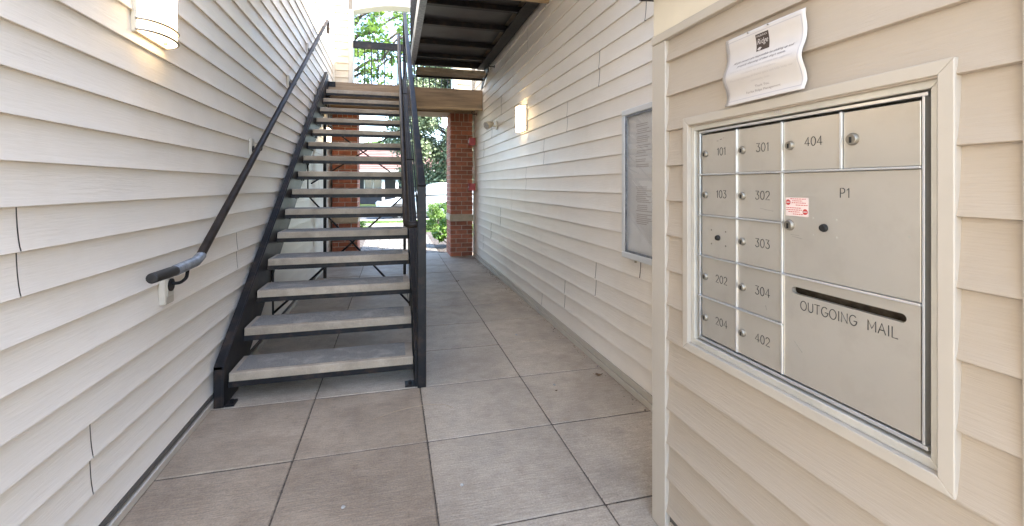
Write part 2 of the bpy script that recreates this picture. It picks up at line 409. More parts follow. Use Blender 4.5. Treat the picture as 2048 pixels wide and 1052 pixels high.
def side_wall(parent, facing, plane, zbase, ymin, ymax, seams, kmin, kmax, cut, m, zlow):
    gp = 0.0014 if facing == '+x' else 0.0055
    for k in range(kmin, kmax + 1):
        z = zbase + 2 * CR * k
        lo = ymin if z < 3.2 else cut
        s = seams(k)
        edges = sorted(set([lo, ymax] + [round(q + d, 3) for q in s for d in (-7.32, -3.66, 0, 3.66) if lo + 0.25 < q + d < ymax - 0.2]))
        clean = [edges[0]]
        for e in edges[1:]:
            if e - clean[-1] > 0.3: clean.append(e)
        clean[-1] = ymax
        for i in range(len(clean) - 1):
            nc, zz = 2, z
            if z < zlow: nc, zz = 1, z + CR
            place_panel(parent, facing, plane, clean[i] + (gp if i else 0), clean[i + 1] - gp, zz, nc, m, lift=0.0016 * (i % 2) + random.uniform(0, 0.0008))

# wall on the stair side
wl = MB().box(XL - 0.16, XL - 0.001, -1.6, 8.75, -0.05, 9.0).build('siding_wall', M['backing'], label='long cream lap siding wall that carries the sloping handrail', cat='wall')
LS = {0: [3.29], 1: [2.70], 2: [3.57], 3: [3.03], -1: [1.58], -2: [2.06, 3.43], -3: [2.82], -4: [1.9], 4: [2.5], 5: [4.4]}
side_wall(wl, '+x', XL, 1.221, -1.6, YE, lambda k: LS.get(k, [4.4 + (k * 0.83) % 1.9 + (k % 2) * .9]), -5, 29, 3.7, M['siding'], 0.0)
MB().box(XL - 0.001, -0.998, -1.6, 8.4, 0.001, 0.036).build('base_trim', M['trim'], wl, bevel=0.003)
MB().box(XL - 0.001, -1.004, -1.6, 8.4, 0.050, 0.074).build('starter_strip', M['backing'], wl)
# wall on the notice case side
wr = MB().box(XR + 0.001, XR + 0.16, -1.6, 8.16, -0.05, 7.1).build('siding_wall', M['backing'], label='long pale lap siding wall with lamp, alarms and glazed notice case', cat='wall')
def RS(k): return [4.86 - 0.62 * k]
side_wall(wr, '-x', XR, 1.229, -1.6, 8.15, RS, -5, 16, 3.7, M['siding'], 0.0)
mb = MB().box(1.412, XR + 0.001, 1.6, 8.15, 0.001, 0.04); mb.build('base_trim', M['trim'], wr, bevel=0.003)
MB().box(1.420, XR + 0.001, 1.6, 8.15, 0.044, 0.082).build('starter_strip', M['trim'], wr, bevel=0.002)
MB().box(1.408, XR + 0.03, 8.152, 8.168, 0.0, 5.35).build('corner_trim', M['trim'], wr)

# back wall of the shaft with its arched opening
OX0, OX1, OZ, OR_ = -0.683, 1.09, 4.385, 0.15
def arch(n=20):
    c = (OX0 + OX1) / 2; h = (OX1 - OX0) / 2
    r = (h * h + OR_ * OR_) / (2 * OR_); zc = OZ + OR_ - r; a = math.asin(h / r)
    return [(c + r * math.sin(t), zc + r * math.cos(t)) for t in [-a + 2 * a * k / n for k in range(n + 1)]]
wbk = empty('arched_wall', (0, YE, 2.84), label='upper end wall with cream siding strips around an arched opening', cat='wall')
A = arch()
def yfn(y0): return lambda a, b, d: (a, d, b)
def arch_slab(name, m, x0, x1, ztop, y0, y1, a0x, a1x, dz):
    """wall above and beside an arch, split at the crown so both halves are simple"""
    mb = MB()
    pts = [(p[0], p[1] + dz) for p in A]
    for i in range(len(pts) - 1):
        mb.extr([(pts[i][0], pts[i][1]), (pts[i + 1][0], pts[i + 1][1]), (pts[i + 1][0], ztop), (pts[i][0], ztop)], lambda a, b, d: (a, d, b), y0, y1)
    return mb
mb = arch_slab('', None, OX0, OX1, 5.35, YE, YE + 0.26, 0, 0, 0)
mb.build('arch_head', M['plaster'], wbk)
MB().box(XL, OX0, YE + 0.002, YE + 0.26, 2.84, 5.35).build('wall_core', M['backing'], wbk)
MB().box(OX1, XR + 0.16, YE + 0.002, YE + 0.26, 2.84, 5.35).build('wall_core', M['backing'], wbk)
z = 2.80
while z < 5.3:
    place_panel(wbk, '-y', YE, XL + 0.03, OX0 - 0.075, z, 2, M['siding_cream'])
    place_panel(wbk, '-y', YE, OX1 + 0.075, XR + 0.0, z, 2, M['siding_cream'])
    z += 2 * CR
MB().box(XL, XL + 0.03, YE - 0.03, YE + 0.002, 2.84, 5.35).build('corner_trim', M['fascia'], wbk, bevel=0.003)
for a, b in ((OX0 - 0.075, OX0 + 0.002), (OX1 - 0.002, OX1 + 0.075)):
    MB().box(a, b, YE - 0.024, YE + 0.27, 2.84, OZ).build('opening_casing', M['trim'], wbk, bevel=0.004)

# ------------------------------------------------------------------ brick piers
def pier(x0, x1, label):
    y0, y1 = 8.17, 8.77
    root = empty('brick_pier', (x0, y0, 0), label=label, cat='brick pier', group='brick piers of the far opening')
    m = 0.008
    MB().box(x0 + m, x1 - m, y0 + m, y1 - m, -0.05, 2.575).build('mortar', M['mortar'], root)
    ch = 0.0795; j = 0.010
    bl = 0.2; n = 0
    z = 0.0
    def brick(a0, a1, b0, b1, z0, z1):
        o = block('brick', a0, a1, b0, b1, z0, z1, 0.003, M['brick'], root)
        o.location.x += random.uniform(-.0012, .0012); o.location.y += random.uniform(-.0012, .0012)
    W = x1 - x0; D = y1 - y0; dp = 0.09
    def course(z0, z1, odd):
        # front face bricks along x; the returns show on the sides
        cuts = [x0, x0 + W / 2, x1] if not odd else [x0, x0 + W / 4, x0 + 3 * W / 4, x1]
        for a, b in zip(cuts[:-1], cuts[1:]):
            brick(a + (j / 2 if a > x0 else 0), b - (j / 2 if b < x1 else 0), y0, y0 + dp, z0 + j / 2, z1 - j / 2)
            brick(a + (j / 2 if a > x0 else 0), b - (j / 2 if b < x1 else 0), y1 - dp, y1, z0 + j / 2, z1 - j / 2)
        s0, s1 = y0 + dp + j, y1 - dp - j
        cs = [s0, s0 + (s1 - s0) / 2, s1] if odd else [s0, s0 + (s1 - s0) / 4, s0 + 3 * (s1 - s0) / 4, s1]
        xx = x0 if x0 > 0 else x1 - dp            # only the reveal facing the opening shows
        for a, b in zip(cs[:-1], cs[1:]):
            brick(xx, xx + dp, a + (j / 2 if a > s0 else 0), b - (j / 2 if b < s1 else 0), z0 + j / 2, z1 - j / 2)
    k = 0
    while z + ch < 0.64:
        course(z, z + ch, k % 2); z += ch; k += 1
    block('stone_band', x0 - 0.012, x1 + 0.012, y0 - 0.014, y1 + 0.012, z + 0.004, z + 0.115, 0.006, M['stone'], root)
    z += 0.119
    while z + ch < 2.45:
        course(z, z + ch, k % 2); z += ch; k += 1
    nb = 5
    for i in range(nb):                                   # soldier course under the beam
        a, b = x0 + W * i / nb, x0 + W * (i + 1) / nb
        brick(a + (j / 2 if i else 0), b - (j / 2 if i < nb - 1 else 0), y0, y0 + dp, z + j / 2, 2.572)
    for i in range(5):
        a = y0 + dp + j + (D - 2 * dp) * i / 5; xx = x0 if x0 > 0 else x1 - dp
        brick(xx, xx + dp, a, a + (D - 2 * dp) / 5 - j, z + j / 2, 2.572)
    return root
pier(1.0, 1.402, 'red brick pier with cream stone band against the notice case wall')
pier(-0.985, -0.583, 'red brick pier seen through the open stair treads')

# ------------------------------------------------------------------ landing, beams, overhead floors
lb = empty('stair_landing', (0, 7.35, 2.51), label='timber framed landing at the top of the long stair', cat='landing')
MB().box(XL + 0.02, 1.425, 7.35, 7.39, 2.512, 2.838).build('fascia_beam', M['wood'], lb, bevel=0.004)
MB().box(XL + 0.02, 1.425, 7.395, 8.5, 2.775, 2.84).build('deck', M['tread'], lb)
for yy in (7.7, 8.05):
    MB().box(XL + 0.02, 1.42, yy, yy + 0.045, 2.60, 2.773).build('joist', M['wood'], lb)
MB().box(XL + 0.02, 1.425, 7.335, 7.3495, 2.500, 2.535).build('trim_strip', M['wood_pale'], lb, bevel=0.002)
MB().box(XL + 0.02, 1.42, 8.14, 8.75, 2.577, 2.773).build('header_beam', M['wood'], lb, bevel=0.004)
for i in range(3):
    mb = MB(); x = -0.55 + i * 0.75; mb.tube([(x, 7.36, 2.84), (x, 7.36, 2.862)], 0.008, 8); mb.build('bolt', M['nickel'], lb)

uf = empty('upper_walkway', (0, 4.05, 3.0), label='dark steel deck walkway overhead along the pale wall', cat='walkway')
MB().box(-1.01, 1.425, 4.05, 4.09, 3.0, 3.3).build('timber_beam', M['wood_pale'], uf, bevel=0.004)
MB().box(-1.01, 1.43, 2.6, 4.045, 3.05, 3.3).build('floor_slab', M['plaster'], uf)
MB().box(0.33, 1.275, 4.1, 7.0, 3.165, 3.18).build('deck_pan', M['pan'], uf)
MB().box(0.30, 1.40, 4.1, 7.0, 3.182, 3.24).build('deck_topping', M['tread'], uf)
for yy in (4.62, 5.22, 5.95, 6.55):
    MB().box(0.285, 1.385, yy, yy + 0.06, 3.105, 3.164).build('joist', M['steel'], uf, bevel=0.003)
MB().box(0.285, 1.385, 6.95, 7.005, 3.09, 3.25).build('end_channel', M['steel'], uf, bevel=0.003)
# edge channels: web and flanges
mb = MB().box(0.255, 0.265, 4.1, 7.02, 3.085, 3.27).box(0.265, 0.325, 4.1, 7.02, 3.085, 3.097).box(0.265, 0.30, 4.1, 7.02, 3.258, 3.27)
mb.build('edge_channel', M['galv'], uf)
mb = MB().box(1.400, 1.412, 4.1, 7.02, 3.085, 3.27).box(1.275, 1.400, 4.1, 7.02, 3.085, 3.097).box(1.34, 1.400, 4.1, 7.02, 3.258, 3.27)
mb.build('edge_channel', M['steel'], uf)
# one step down to the landing
mb = MB().box(0.34, 1.37, 6.80, 7.08, 2.955, 3.02); mb.build('step', M['tread'], uf, bevel=0.006)
MB().box(0.33, 1.38, 7.045, 7.085, 2.928, 2.953).build('step_angle', M['steel'], uf)
mb = MB().extr([(6.72, 3.09), (7.05, 3.09), (7.30, 2.842), (7.18, 2.842), (6.98, 2.93), (6.72, 2.985)], lambda a, b, d: (d, a, b), 1.385, 1.397)
mb.build('step_stringer', M['steel'], uf)
mb = MB().extr([(6.72, 3.09), (7.05, 3.09), (7.30, 2.842), (7.18, 2.842), (6.98, 2.93), (6.72, 2.985)], lambda a, b, d: (d, a, b), 0.305, 0.317)
mb.build('step_stringer', M['steel'], uf)
MB().box(0.24, 0.275, 4.1, 7.0, 4.27, 4.31).build('top_rail', M['steel'], uf, bevel=0.003)
for i in range(25):
    y = 4.15 + i * 0.117
    MB().box(0.252, 0.265, y, y + 0.013, 3.271, 4.268).build('baluster', M['steel'], uf)

gr = empty('guard_rail', (0, 8.6, 2.84), label='black guard rail with thin balusters across the arched opening', cat='guard rail')
MB().box(OX0 + 0.003, OX1 - 0.003, 8.575, 8.625, 3.74, 3.865).build('top_rail', M['steel'], gr, bevel=0.004)
MB().box(OX0 + 0.003, OX1 - 0.003, 8.585, 8.615, 2.90, 2.93).build('bottom_rail', M['steel'], gr, bevel=0.003)
n = int((OX1 - OX0) / 0.115)
for i in range(n):
    x = OX0 + 0.07 + i * 0.115
    MB().box(x, x + 0.019, 8.590, 8.609, 2.931, 3.738).build('baluster', M['steel'], gr)

# ------------------------------------------------------------------ the long stair
G, RI = 0.288, 0.1777
SX0, SX1 = -0.935, 0.130
def nz(y): return RI * (1 + (y - 3.0) / G)
st = empty('staircase', (-0.4, 3.0, 0), label='long open black steel stair with worn concrete treads', cat='staircase')
def stringer(xw, xo, parent):
    """channel: web at xw, flanges reaching to xo"""
    up, dn = 0.115, 0.29
    y0, y1 = 2.945, 7.33
    def ptop(y): return nz(y) + up
    def pbot(y): return nz(y) - dn
    yb = 3.0 + G * ((dn + 0.004) / RI - 1)
    poly = [(y0, 0.004), (yb, 0.004), (y1, pbot(y1)), (y1, 2.84), (y1 - 0.02, min(2.98, ptop(y1 - .02))), (y0, ptop(y0) - 0.02)]
    w = 0.010
    a, b = (xw, xw + w) if xo > xw else (xw - w, xw)
    mb = MB().extr(poly, lambda p, q, d: (d, p, q), a, b)
    f0, f1 = (b, xo) if xo > xw else (xo, a)
    t = 0.012
    mb.extr([(y0 - 0.001, 0.004), (y0 + t, 0.004), (y0 + t, ptop(y0) - 0.02), (y0 - 0.001, ptop(y0) - 0.02)], lambda p, q, d: (d, p, q), f0, f1)
    mb.extr([(y0 - 0.001, ptop(y0) - 0.02), (y1 - 0.02, 2.98), (y1 - 0.02, 2.965), (y0 - 0.001, ptop(y0) - 0.035)], lambda p, q, d: (d, p, q), f0, f1)
    mb.extr([(yb, 0.004), (y1, pbot(y1)), (y1, pbot(y1) + 0.015), (yb, 0.019)], lambda p, q, d: (d, p, q), f0, f1)
    return mb.build('stringer', M['steel'], parent)
stringer(-0.938, -0.990, st)
stringer(0.135, 0.185, st)
for i in range(15):
    y = 3.0 + G * i; z = RI * (i + 1)
    # precast tread: rounded nose, thinner body
    prof = [(0.0, -0.050), (0.0, -0.006), (0.002, -0.002), (0.006, 0.0), (0.284, 0.0), (0.286, -0.002), (0.286, -0.045), (0.05, -0.045), (0.045, -0.050)]
    mb = MB().extr([(y + a, z + b) for a, b in prof], lambda p, q, d: (d, p, q), SX0 + 0.006, SX1 - 0.004)
    td = mb.build('tread', M['tread'], st, bevel=0.003)
    MB().box(SX0 + 0.035, SX1 - 0.05, y + 0.032, y + 0.278, z + 0.0003, z + 0.0024).build('grit_strip', M['grit'], td)
    mb = MB().box(SX0, SX1, y + 0.004, y + 0.010, z - 0.084, z - 0.0505).box(SX0, SX1, y + 0.010, y + 0.045, z - 0.056, z - 0.0505)
    mb.build('front_angle', M['steel'], td)
    for xa, xb, xc, xd in ((SX0 - 0.002, SX0 + 0.005, SX0 + 0.005, SX0 + 0.04), (SX1 - 0.003, SX1 + 0.004, SX1 - 0.04, SX1 - 0.003)):
        MB().box(xa, xb, y + 0.02, y + 0.27, z - 0.085, z - 0.046).box(xc, xd, y + 0.06, y + 0.25, z - 0.0515, z - 0.0455).build('side_angle', M['steel'], td)
    for yb_ in (0.09, 0.20):
        MB().tube([(SX0 + 0.024, y + yb_, z - 0.052), (SX0 + 0.024, y + yb_, z - 0.095)], 0.006, 6).build('bolt', M['steel'], td)
# top riser edge to the landing
MB().box(SX0, SX1, 7.318, 7.334, 2.70, 2.842).build('top_riser', M['wood'], st, bevel=0.003)
MB().box(SX0 - 0.002, SX0 + 0.10, 7.312, 7.3175, 2.765, 2.842).build('corner_plate', M['steel'], st)
# feet
mb = MB().box(-0.937, -0.89, 2.955, 3.03, 0.001, 0.012).build('foot_plate', M['steel'], st)
mb = MB().tube([(-0.905, 2.975, 0.012), (-0.905, 2.975, 0.034)], 0.011, 6).build('anchor_bolt', M['steel'], st)
mb = MB().box(0.075, 0.135, 2.955, 3.03, 0.001, 0.012).build('foot_plate', M['steel'], st)
mb = MB().tube([(0.105, 2.975, 0.012), (0.105, 2.975, 0.034)], 0.011, 6).build('anchor_bolt', M['steel'], st)
# newel, guard, balusters, pipe rail
MB().box(0.151, 0.205, 2.927, 2.981, 0.001, 1.29).build('newel_post', M['steel'], st, bevel=0.004)
MB().box(0.150, 0.206, 7.24, 7.30, 2.70, 3.93).build('newel_post', M['steel'], st, bevel=0.004)
MB().bar((0.178, 2.93, 1.265), (0.178, 7.30, 1.265 + 4.37 * RI / G), 0.046, 0.046).build('guard_top_rail', M['steel'], st, bevel=0.004)
MB().bar((0.178, 2.98, 0.36), (0.178, 7.25, 0.36 + 4.27 * RI / G), 0.03, 0.02).build('guard_bottom_rail', M['steel'], st)
for k in range(3):
    z0_ = 0.56 + k * 0.235
    MB().bar((0.178, 2.98, z0_), (0.178, 7.25, z0_ + 4.27 * RI / G), 0.011, 0.012).build('guard_mid_rail', M['steel'], st)
def hz(y): return 1.135 + (y - 3.2) * RI / G
pts = fillet([(0.178, 3.02, 1.03), (0.085, 3.02, 1.02), (0.085, 3.12, hz(3.12)), (0.085, 7.22, hz(7.22)), (0.085, 7.22, hz(7.22) - .14)], 0.06)
MB().tube(pts, 0.0225, 14).build('pipe_handrail', M['pipe'], st, smooth=True)
for y in (3.9, 5.2, 6.5):
    mb = MB().tube(fillet([(0.085, y, hz(y) - 0.02), (0.085, y, hz(y) - 0.07), (0.175, y, hz(y) - 0.07)], 0.03), 0.007, 8)
    mb.build('rail_bracket', M['steel'], st, smooth=True)
# bracing and legs below
for x in (-0.905, 0.165):
    MB().box(x - 0.02, x + 0.02, 6.71, 6.75, 0.001, nz(6.73) - 0.28).build('leg', M['steel'], st, bevel=0.003)
def plane(y): return 0.251 + 0.59 * (y - 4.02)
for a, b in ((4.02, 5.57), (5.80, 7.25)):
    MB().tube([(-0.93, a, plane(a)), (0.14, b, plane(b))], 0.0095, 8).build('brace_rod', M['steel'], st)
    MB().tube([(-0.93, b, plane(b)), (0.14, a, plane(a) + .012)], 0.0095, 8).build('brace_rod', M['steel'], st)
for y in (4.02, 5.57, 7.25):
    MB().tube([(-0.93, y, plane(y) - .01), (-0.93, y, plane(y) + 0.36)], 0.008, 8).build('hanger', M['steel'], st)
    MB().tube([(0.145, y, plane(y) - .01), (0.145, y, plane(y) + 0.36)], 0.008, 8).build('hanger', M['steel'], st)

# wall handrail
HX = -0.938
hr = empty('wall_handrail', (HX, 2.6, 0.9), label='dark pipe handrail sloping up the siding with a black rubber grip', cat='handrail')
mb = MB().tube(fillet([(HX, 2.60, 0.915), (HX, 7.24, 3.73), (HX - 0.0, 7.30, 3.70), (HX, 7.30, 3.56)], 0.03), 0.021, 14)
mb.build('pipe', M['pipe'], hr, smooth=True)
MB().tube([(HX, 2.335, 0.899), (HX, 2.345, 0.900), (HX, 2.56, 0.905), (HX, 2.625, 0.925)], [0.0235, 0.0245, 0.0245, 0.0235], 16).build('pipe_end_sleeve', M['galv'], hr, smooth=True)
MB().tube([(HX, 2.135, 0.905), (HX, 2.139, 0.905), (HX, 2.30, 0.901), (HX, 2.36, 0.899)], [0.017, 0.0215, 0.0225, 0.0215], 16).build('rubber_grip', M['rubber'], hr, smooth=True)
def hy(y): return 0.915 + (y - 2.60) * (3.73 - 0.915) / (7.24 - 2.60)
def bracket(y, zc, plate):
    if plate:
        b = block('mount_block', XL + 0.004, XL + 0.034, y - 0.042, y + 0.042, zc - 0.16, zc - 0.03, 0.004, M['trim'], hr)
        MB().box(XL + 0.034, XL + 0.037, y - 0.032, y + 0.032, zc - 0.125, zc - 0.035).build('plate_face', M['alu_dull'], b, bevel=0.001)
        MB().tube([(XL + 0.036, y, zc - 0.075), (XL + 0.043, y, zc - 0.075)], 0.029, 16).build('bracket_rose', M['steel'], b, smooth=True)
        pts = fillet([(XL + 0.04, y, zc - 0.07), (HX - 0.01, y + 0.01, zc - 0.07), (HX, y + 0.05, zc - 0.055), (HX, y + 0.06, zc - 0.02)], 0.02)
        MB().tube(pts, 0.0075, 8).build('bracket_arm', M['steel'], b, smooth=True)
    else:
        b = block('mount_block', XL + 0.004, XL + 0.026, y - 0.035, y + 0.035, zc - 0.10, zc + 0.03, 0.004, M['trim'], hr)
        MB().tube([(XL + 0.025, y, zc - 0.05), (XL + 0.031, y, zc - 0.05)], 0.026, 14).build('bracket_rose', M['steel'], b, smooth=True)
        pts = fillet([(XL + 0.03, y, zc - 0.05), (HX, y, zc - 0.06), (HX, y, zc - 0.015)], 0.02)
        MB().tube(pts, 0.0075, 8).build('bracket_arm', M['steel'], b, smooth=True)
bracket(2.41, 0.90, True)
for y in (3.72, 4.95, 6.0, 6.95): bracket(y, hy(y), False)

# ------------------------------------------------------------------ wall lamps
def sconce(x_wall, s, yc, zc, label):
    root = empty('wall_lamp', (x_wall, yc, zc), label=label, cat='wall lamp', group='lit wall lamps along the siding')
    a, d, h = 0.130, 0.078, 0.142
    n = 18
    x0 = x_wall + s * 0.020
    def ring(da, z): return [(x0 + s * (d + da) * math.sin(math.pi * k / n), yc + (a + da) * math.cos(math.pi * k / n), z) for k in range(n + 1)]
    MB().box(min(x_wall + s * 0.004, x0 + s * .004), max(x_wall + s * 0.004, x0 + s * .004), yc - a - 0.006, yc + a + 0.006, zc - h - 0.004, zc + h + 0.004).build('back_plate', M['cream'], root, bevel=0.003)
    mb = MB()
    zs = [zc - h, zc - h + 0.004, zc + h - 0.004, zc + h]; das = [-0.006, 0, 0, -0.006]
    rings = [ring(da, z) for da, z in zip(das, zs)]
    vs = [p for r_ in rings for p in r_]; fs = []
    for i in range(3):
        for k in range(n): fs.append((i * (n + 1) + k, i * (n + 1) + k + 1, (i + 1) * (n + 1) + k + 1, (i + 1) * (n + 1) + k))
    fs.append(tuple(range(n + 1))); fs.append(tuple(3 * (n + 1) + k for k in range(n, -1, -1)))
    mb.add(vs, fs); mb.build('shade', M['opal'], root, smooth=True)
    for zz in (zc - h + 0.006, zc - h + 0.05, zc + h - 0.006, zc + h - 0.05):
        MB().tube(ring(0.004, zz), 0.0052, 6).build('band', M['nickel'], root, smooth=True)
    MB().tube([(x0 + s * 0.04, yc + .02, zc - h - 0.012), (x0 + s * 0.04, yc + .02, zc - h)], 0.008, 10).build('finial', M['nickel'], root, smooth=True)
sconce(XL, 1, 2.285, 2.045, 'lit wall lamp above the lower end of the sloping handrail')
sconce(XL, 1, 7.52, 2.03, 'lit wall lamp behind the stair treads beside the brick pier')
sconce(XR, -1, 4.94, 2.03, 'lit wall lamp on the pale wall past the notice case')
sconce(XR, -1, -0.9, 2.03, 'lit wall lamp on the pale wall behind the mailbox enclosure')

# flood lamp, alarms, hooks
fl = empty('flood_light', (XR, 6.31, 2.14), label='small beige flood light on the pale wall beside the wall lamp', cat='flood light')
MB().tube([(XR - 0.015, 6.31, 2.13), (XR - 0.028, 6.31, 2.13)], 0.062, 18).build('wall_plate', M['cream'], fl, smooth=True)
MB().tube([(XR - 0.028, 6.31, 2.12), (XR - 0.06, 6.32, 2.12), (XR - 0.08, 6.34, 2.14)], 0.013, 10).build('knuckle', M['cream'], fl, smooth=True)
d0 = Vector((XR - 0.065, 6.33, 2.165)); dd = Vector((-0.75, -0.42, -0.35)).normalized()
hs = MB().tube([d0, d0 + dd * 0.03, d0 + dd * 0.07, d0 + dd * 0.13], [0.024, 0.034, 0.05, 0.058], 16).build('lamp_head', M['cream'], fl, smooth=True)
MB().tube([d0 + dd * 0.131, d0 + dd * 0.134], 0.051, 16).build('lens', M['pebble'], hs, smooth=True)
def alarm(zc, label, strobe):
    r = empty('fire_alarm', (XR, 7.97, zc), label=label, cat='fire alarm', group='red fire alarms at the end of the pale wall')
    MB().box(XR - 0.030, XR - 0.012, 7.885, 8.055, zc - 0.075, zc + 0.075).build('back_plate', M['cream'], r, bevel=0.004)
    b = block('alarm_body', XR - 0.142, XR - 0.0305, 7.905, 8.04, zc - 0.065, zc + 0.065, 0.008, M['alarm'], r, seg=2)
    if strobe:
        MB().box(XR - 0.154, XR - 0.1425, 7.945, 7.995, zc - 0.02, zc + 0.03).build('strobe_lens', M['white_paint'], b, bevel=0.004)
    else:
        MB().box(XR - 0.152, XR - 0.1425, 7.93, 8.01, zc - 0.012, zc + 0.008).build('pull_handle', M['white_paint'], b, bevel=0.003)
alarm(2.05, 'red fire alarm horn high on the wall beside the brick pier', True)
alarm(1.25, 'red fire alarm pull box at waist height beside the brick pier', False)
def hook(y, z, label):
    r = empty('wall_hook', (XR, y, z), label=label, cat='hook', group='small black hooks on the pale wall')
    MB().tube([(XR - 0.012, y, z), (XR - 0.02, y, z)], 0.022, 12).build('hook_base', M['steel'], r, smooth=True)
    MB().tube(fillet([(XR - 0.02, y, z), (XR - 0.085, y, z - 0.005), (XR - 0.10, y + .02, z + 0.03), (XR - 0.08, y + .03, z + 0.055)], 0.02), 0.007, 8).build('hook_arm', M['steel'], r, smooth=True)
hook(6.45, 3.0, 'small black hook just under the overhead steel walkway')
hook(7.9, 2.53, 'small black hook above the top of the brick pier')

# ------------------------------------------------------------------ glazed notice case
nc = empty('notice_case', (XR, 2.26, 0.82), label='silver framed glazed notice case with papers on the pale wall', cat='notice case')
cy0, cy1, cz0, cz1 = 1.76, 2.582, 0.834, 1.745
xf, xb_ = XR - 0.055, XR - 0.012
MB().box(XR - 0.028, xb_, cy0 + 0.02, cy1 - 0.02, cz0 + 0.02, cz1 - 0.02).build('back_board', M['white_paint'], nc)
w = 0.036
for nm, (a, b, c, d) in (('frame_rail', (cy0, cy1, cz1 - w, cz1)), ('frame_rail', (cy0, cy1, cz0, cz0 + w)), ('frame_stile', (cy0, cy0 + w, cz0 + w + .0005, cz1 - w - .0005)), ('frame_stile', (cy1 - w, cy1, cz0 + w + .0005, cz1 - w - .0005))):
    o = MB().box(xf, xb_, a, b, c, d).build(nm, M['case_metal'], nc, bevel=0.004)
q = 0.012
for (a, b, c, d) in ((cy0 + w, cy1 - w, cz1 - w - q, cz1 - w - .001), (cy0 + w, cy1 - w, cz0 + w + .001, cz0 + w + q), (cy0 + w + .001, cy0 + w + q, cz0 + w + q, cz1 - w - q), (cy1 - w - q, cy1 - w - .001, cz0 + w + q, cz1 - w - q)):
    MB().box(xf + 0.004, xf + 0.014, a, b, c, d).build('gasket', M['galv'], nc)
MB().add([(xf + 0.010, a, b) for a, b in ((cy0 + w + q, cz0 + w + q), (cy1 - w - q, cz0 + w + q), (cy1 - w - q, cz1 - w - q), (cy0 + w + q, cz1 - w - q))], [(0, 1, 2, 3)]).build('glass_pane', M['glass'], nc)
for (a, b, c, d) in ((2.26, 2.475, 1.36, 1.67), (2.25, 2.47, 1.02, 1.30), (2.05, 2.26, 1.36, 1.66), (2.02, 2.24, 1.0, 1.29)):
    pp = MB().box(XR - 0.0305, XR - 0.0285, a, b, c, d).build('posted_sheet', M['white_paint'], nc)
    mb = MB(); zz = d - 0.03
    while zz > c + 0.03:
        l0 = b - 0.02 - random.uniform(0, 0.02); l1 = a + 0.02 + random.uniform(0, 0.07)
        mb.box(XR - 0.0312, XR - 0.0307, l1, l0, zz - 0.0025, zz + 0.0025); zz -= random.choice((0.011, 0.011, 0.02))
    mb.build('print_lines', M['print_pale'], pp)
MB().tube([(XR - 0.05, 2.42, cz0 - 0.012), (XR - 0.05, 2.42, cz0)], 0.007, 8).build('lock', M['nickel'], nc)

# ------------------------------------------------------------------ mailbox enclosure
me_ = empty('mailbox_enclosure', (XB, 1.0, 0), label='tan sided wall box that houses the apartment mailboxes', cat='wall box')
YA, YB = 0.4905, 1.5466
HOLE = (0.600, 1.350, 0.735, 1.495)     # y0, y1, z0, z1 of the hole for the cabinet
core = MB().box(XB + 0.002, XR, YA - 0.5, HOLE[0], 0.0, 1.99).box(XB + 0.002, XR, HOLE[1], YB - 0.004, 0.0, 1.99)
core.box(XB + 0.002, XR, HOLE[0], HOLE[1], 0.0, HOLE[2]).box(XB + 0.002, XR, HOLE[0], HOLE[1], HOLE[3], 1.99)
core.build('wall_core', M['backing'], me_)
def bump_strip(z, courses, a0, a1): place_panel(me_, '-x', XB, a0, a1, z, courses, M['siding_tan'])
zb = 1.225
for k in range(-9, 5):
    z = zb + CR * k
    if z + CR <= 0.72 + 0.03 or z >= 1.47:
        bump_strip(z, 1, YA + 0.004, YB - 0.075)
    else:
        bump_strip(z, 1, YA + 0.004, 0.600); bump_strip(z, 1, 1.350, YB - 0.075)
# corner posts (the far one wraps the outside corner)
mb = MB().extr([(XB - 0.020, YB - 0.0756), (XB - 0.020, YB + 0.012), (XB + 0.09, YB + 0.012), (XB + 0.09, YB - 0.002), (XB + 0.002, YB - 0.002), (XB + 0.002, YB - 0.0756)], lambda a, b, d: (a, b, d), 0.0, 1.812)
mb.build('corner_post', M['trim'], me_, bevel=0.003)
mb = MB().box(XB - 0.020, XB + 0.002, YA - 0.08, YA + 0.003, 0.0, 1.812); mb.build('corner_post', M['trim'], me_, bevel=0.003)
for k in range(-9, 5):
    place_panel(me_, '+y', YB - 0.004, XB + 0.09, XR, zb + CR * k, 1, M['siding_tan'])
MB().box(XB - 0.024, XB + 0.002, YA - 0.08, YB + 0.012, 1.813, 1.845).build('header_trim', M['trim'], me_, bevel=0.004)
MB().box(XB - 0.016, XB + 0.004, YA - 0.5, YB + 0.008, 1.846, 2.0).build('fascia_board', M['fascia'], me_, bevel=0.003)
MB().box(XB + 0.005, XR, YB - 0.003, YB + 0.008, 1.846, 2.0).build('fascia_board', M['fascia'], me_, bevel=0.003)
mb = MB().extr([(XB - 0.055, 1.998), (XB - 0.055, 2.012), (XR, 2.16), (XR, 2.0), (XB, 2.002)], lambda a, b, d: (a, d, b), YA - 0.5, YB + 0.045)
mb.build('roof_edge', M['roof_edge'], me_)
MB().box(XB - 0.004, XB + 0.003, YA, YB - 0.08, 0.001, 0.045).build('base_trim', M['trim'], me_)

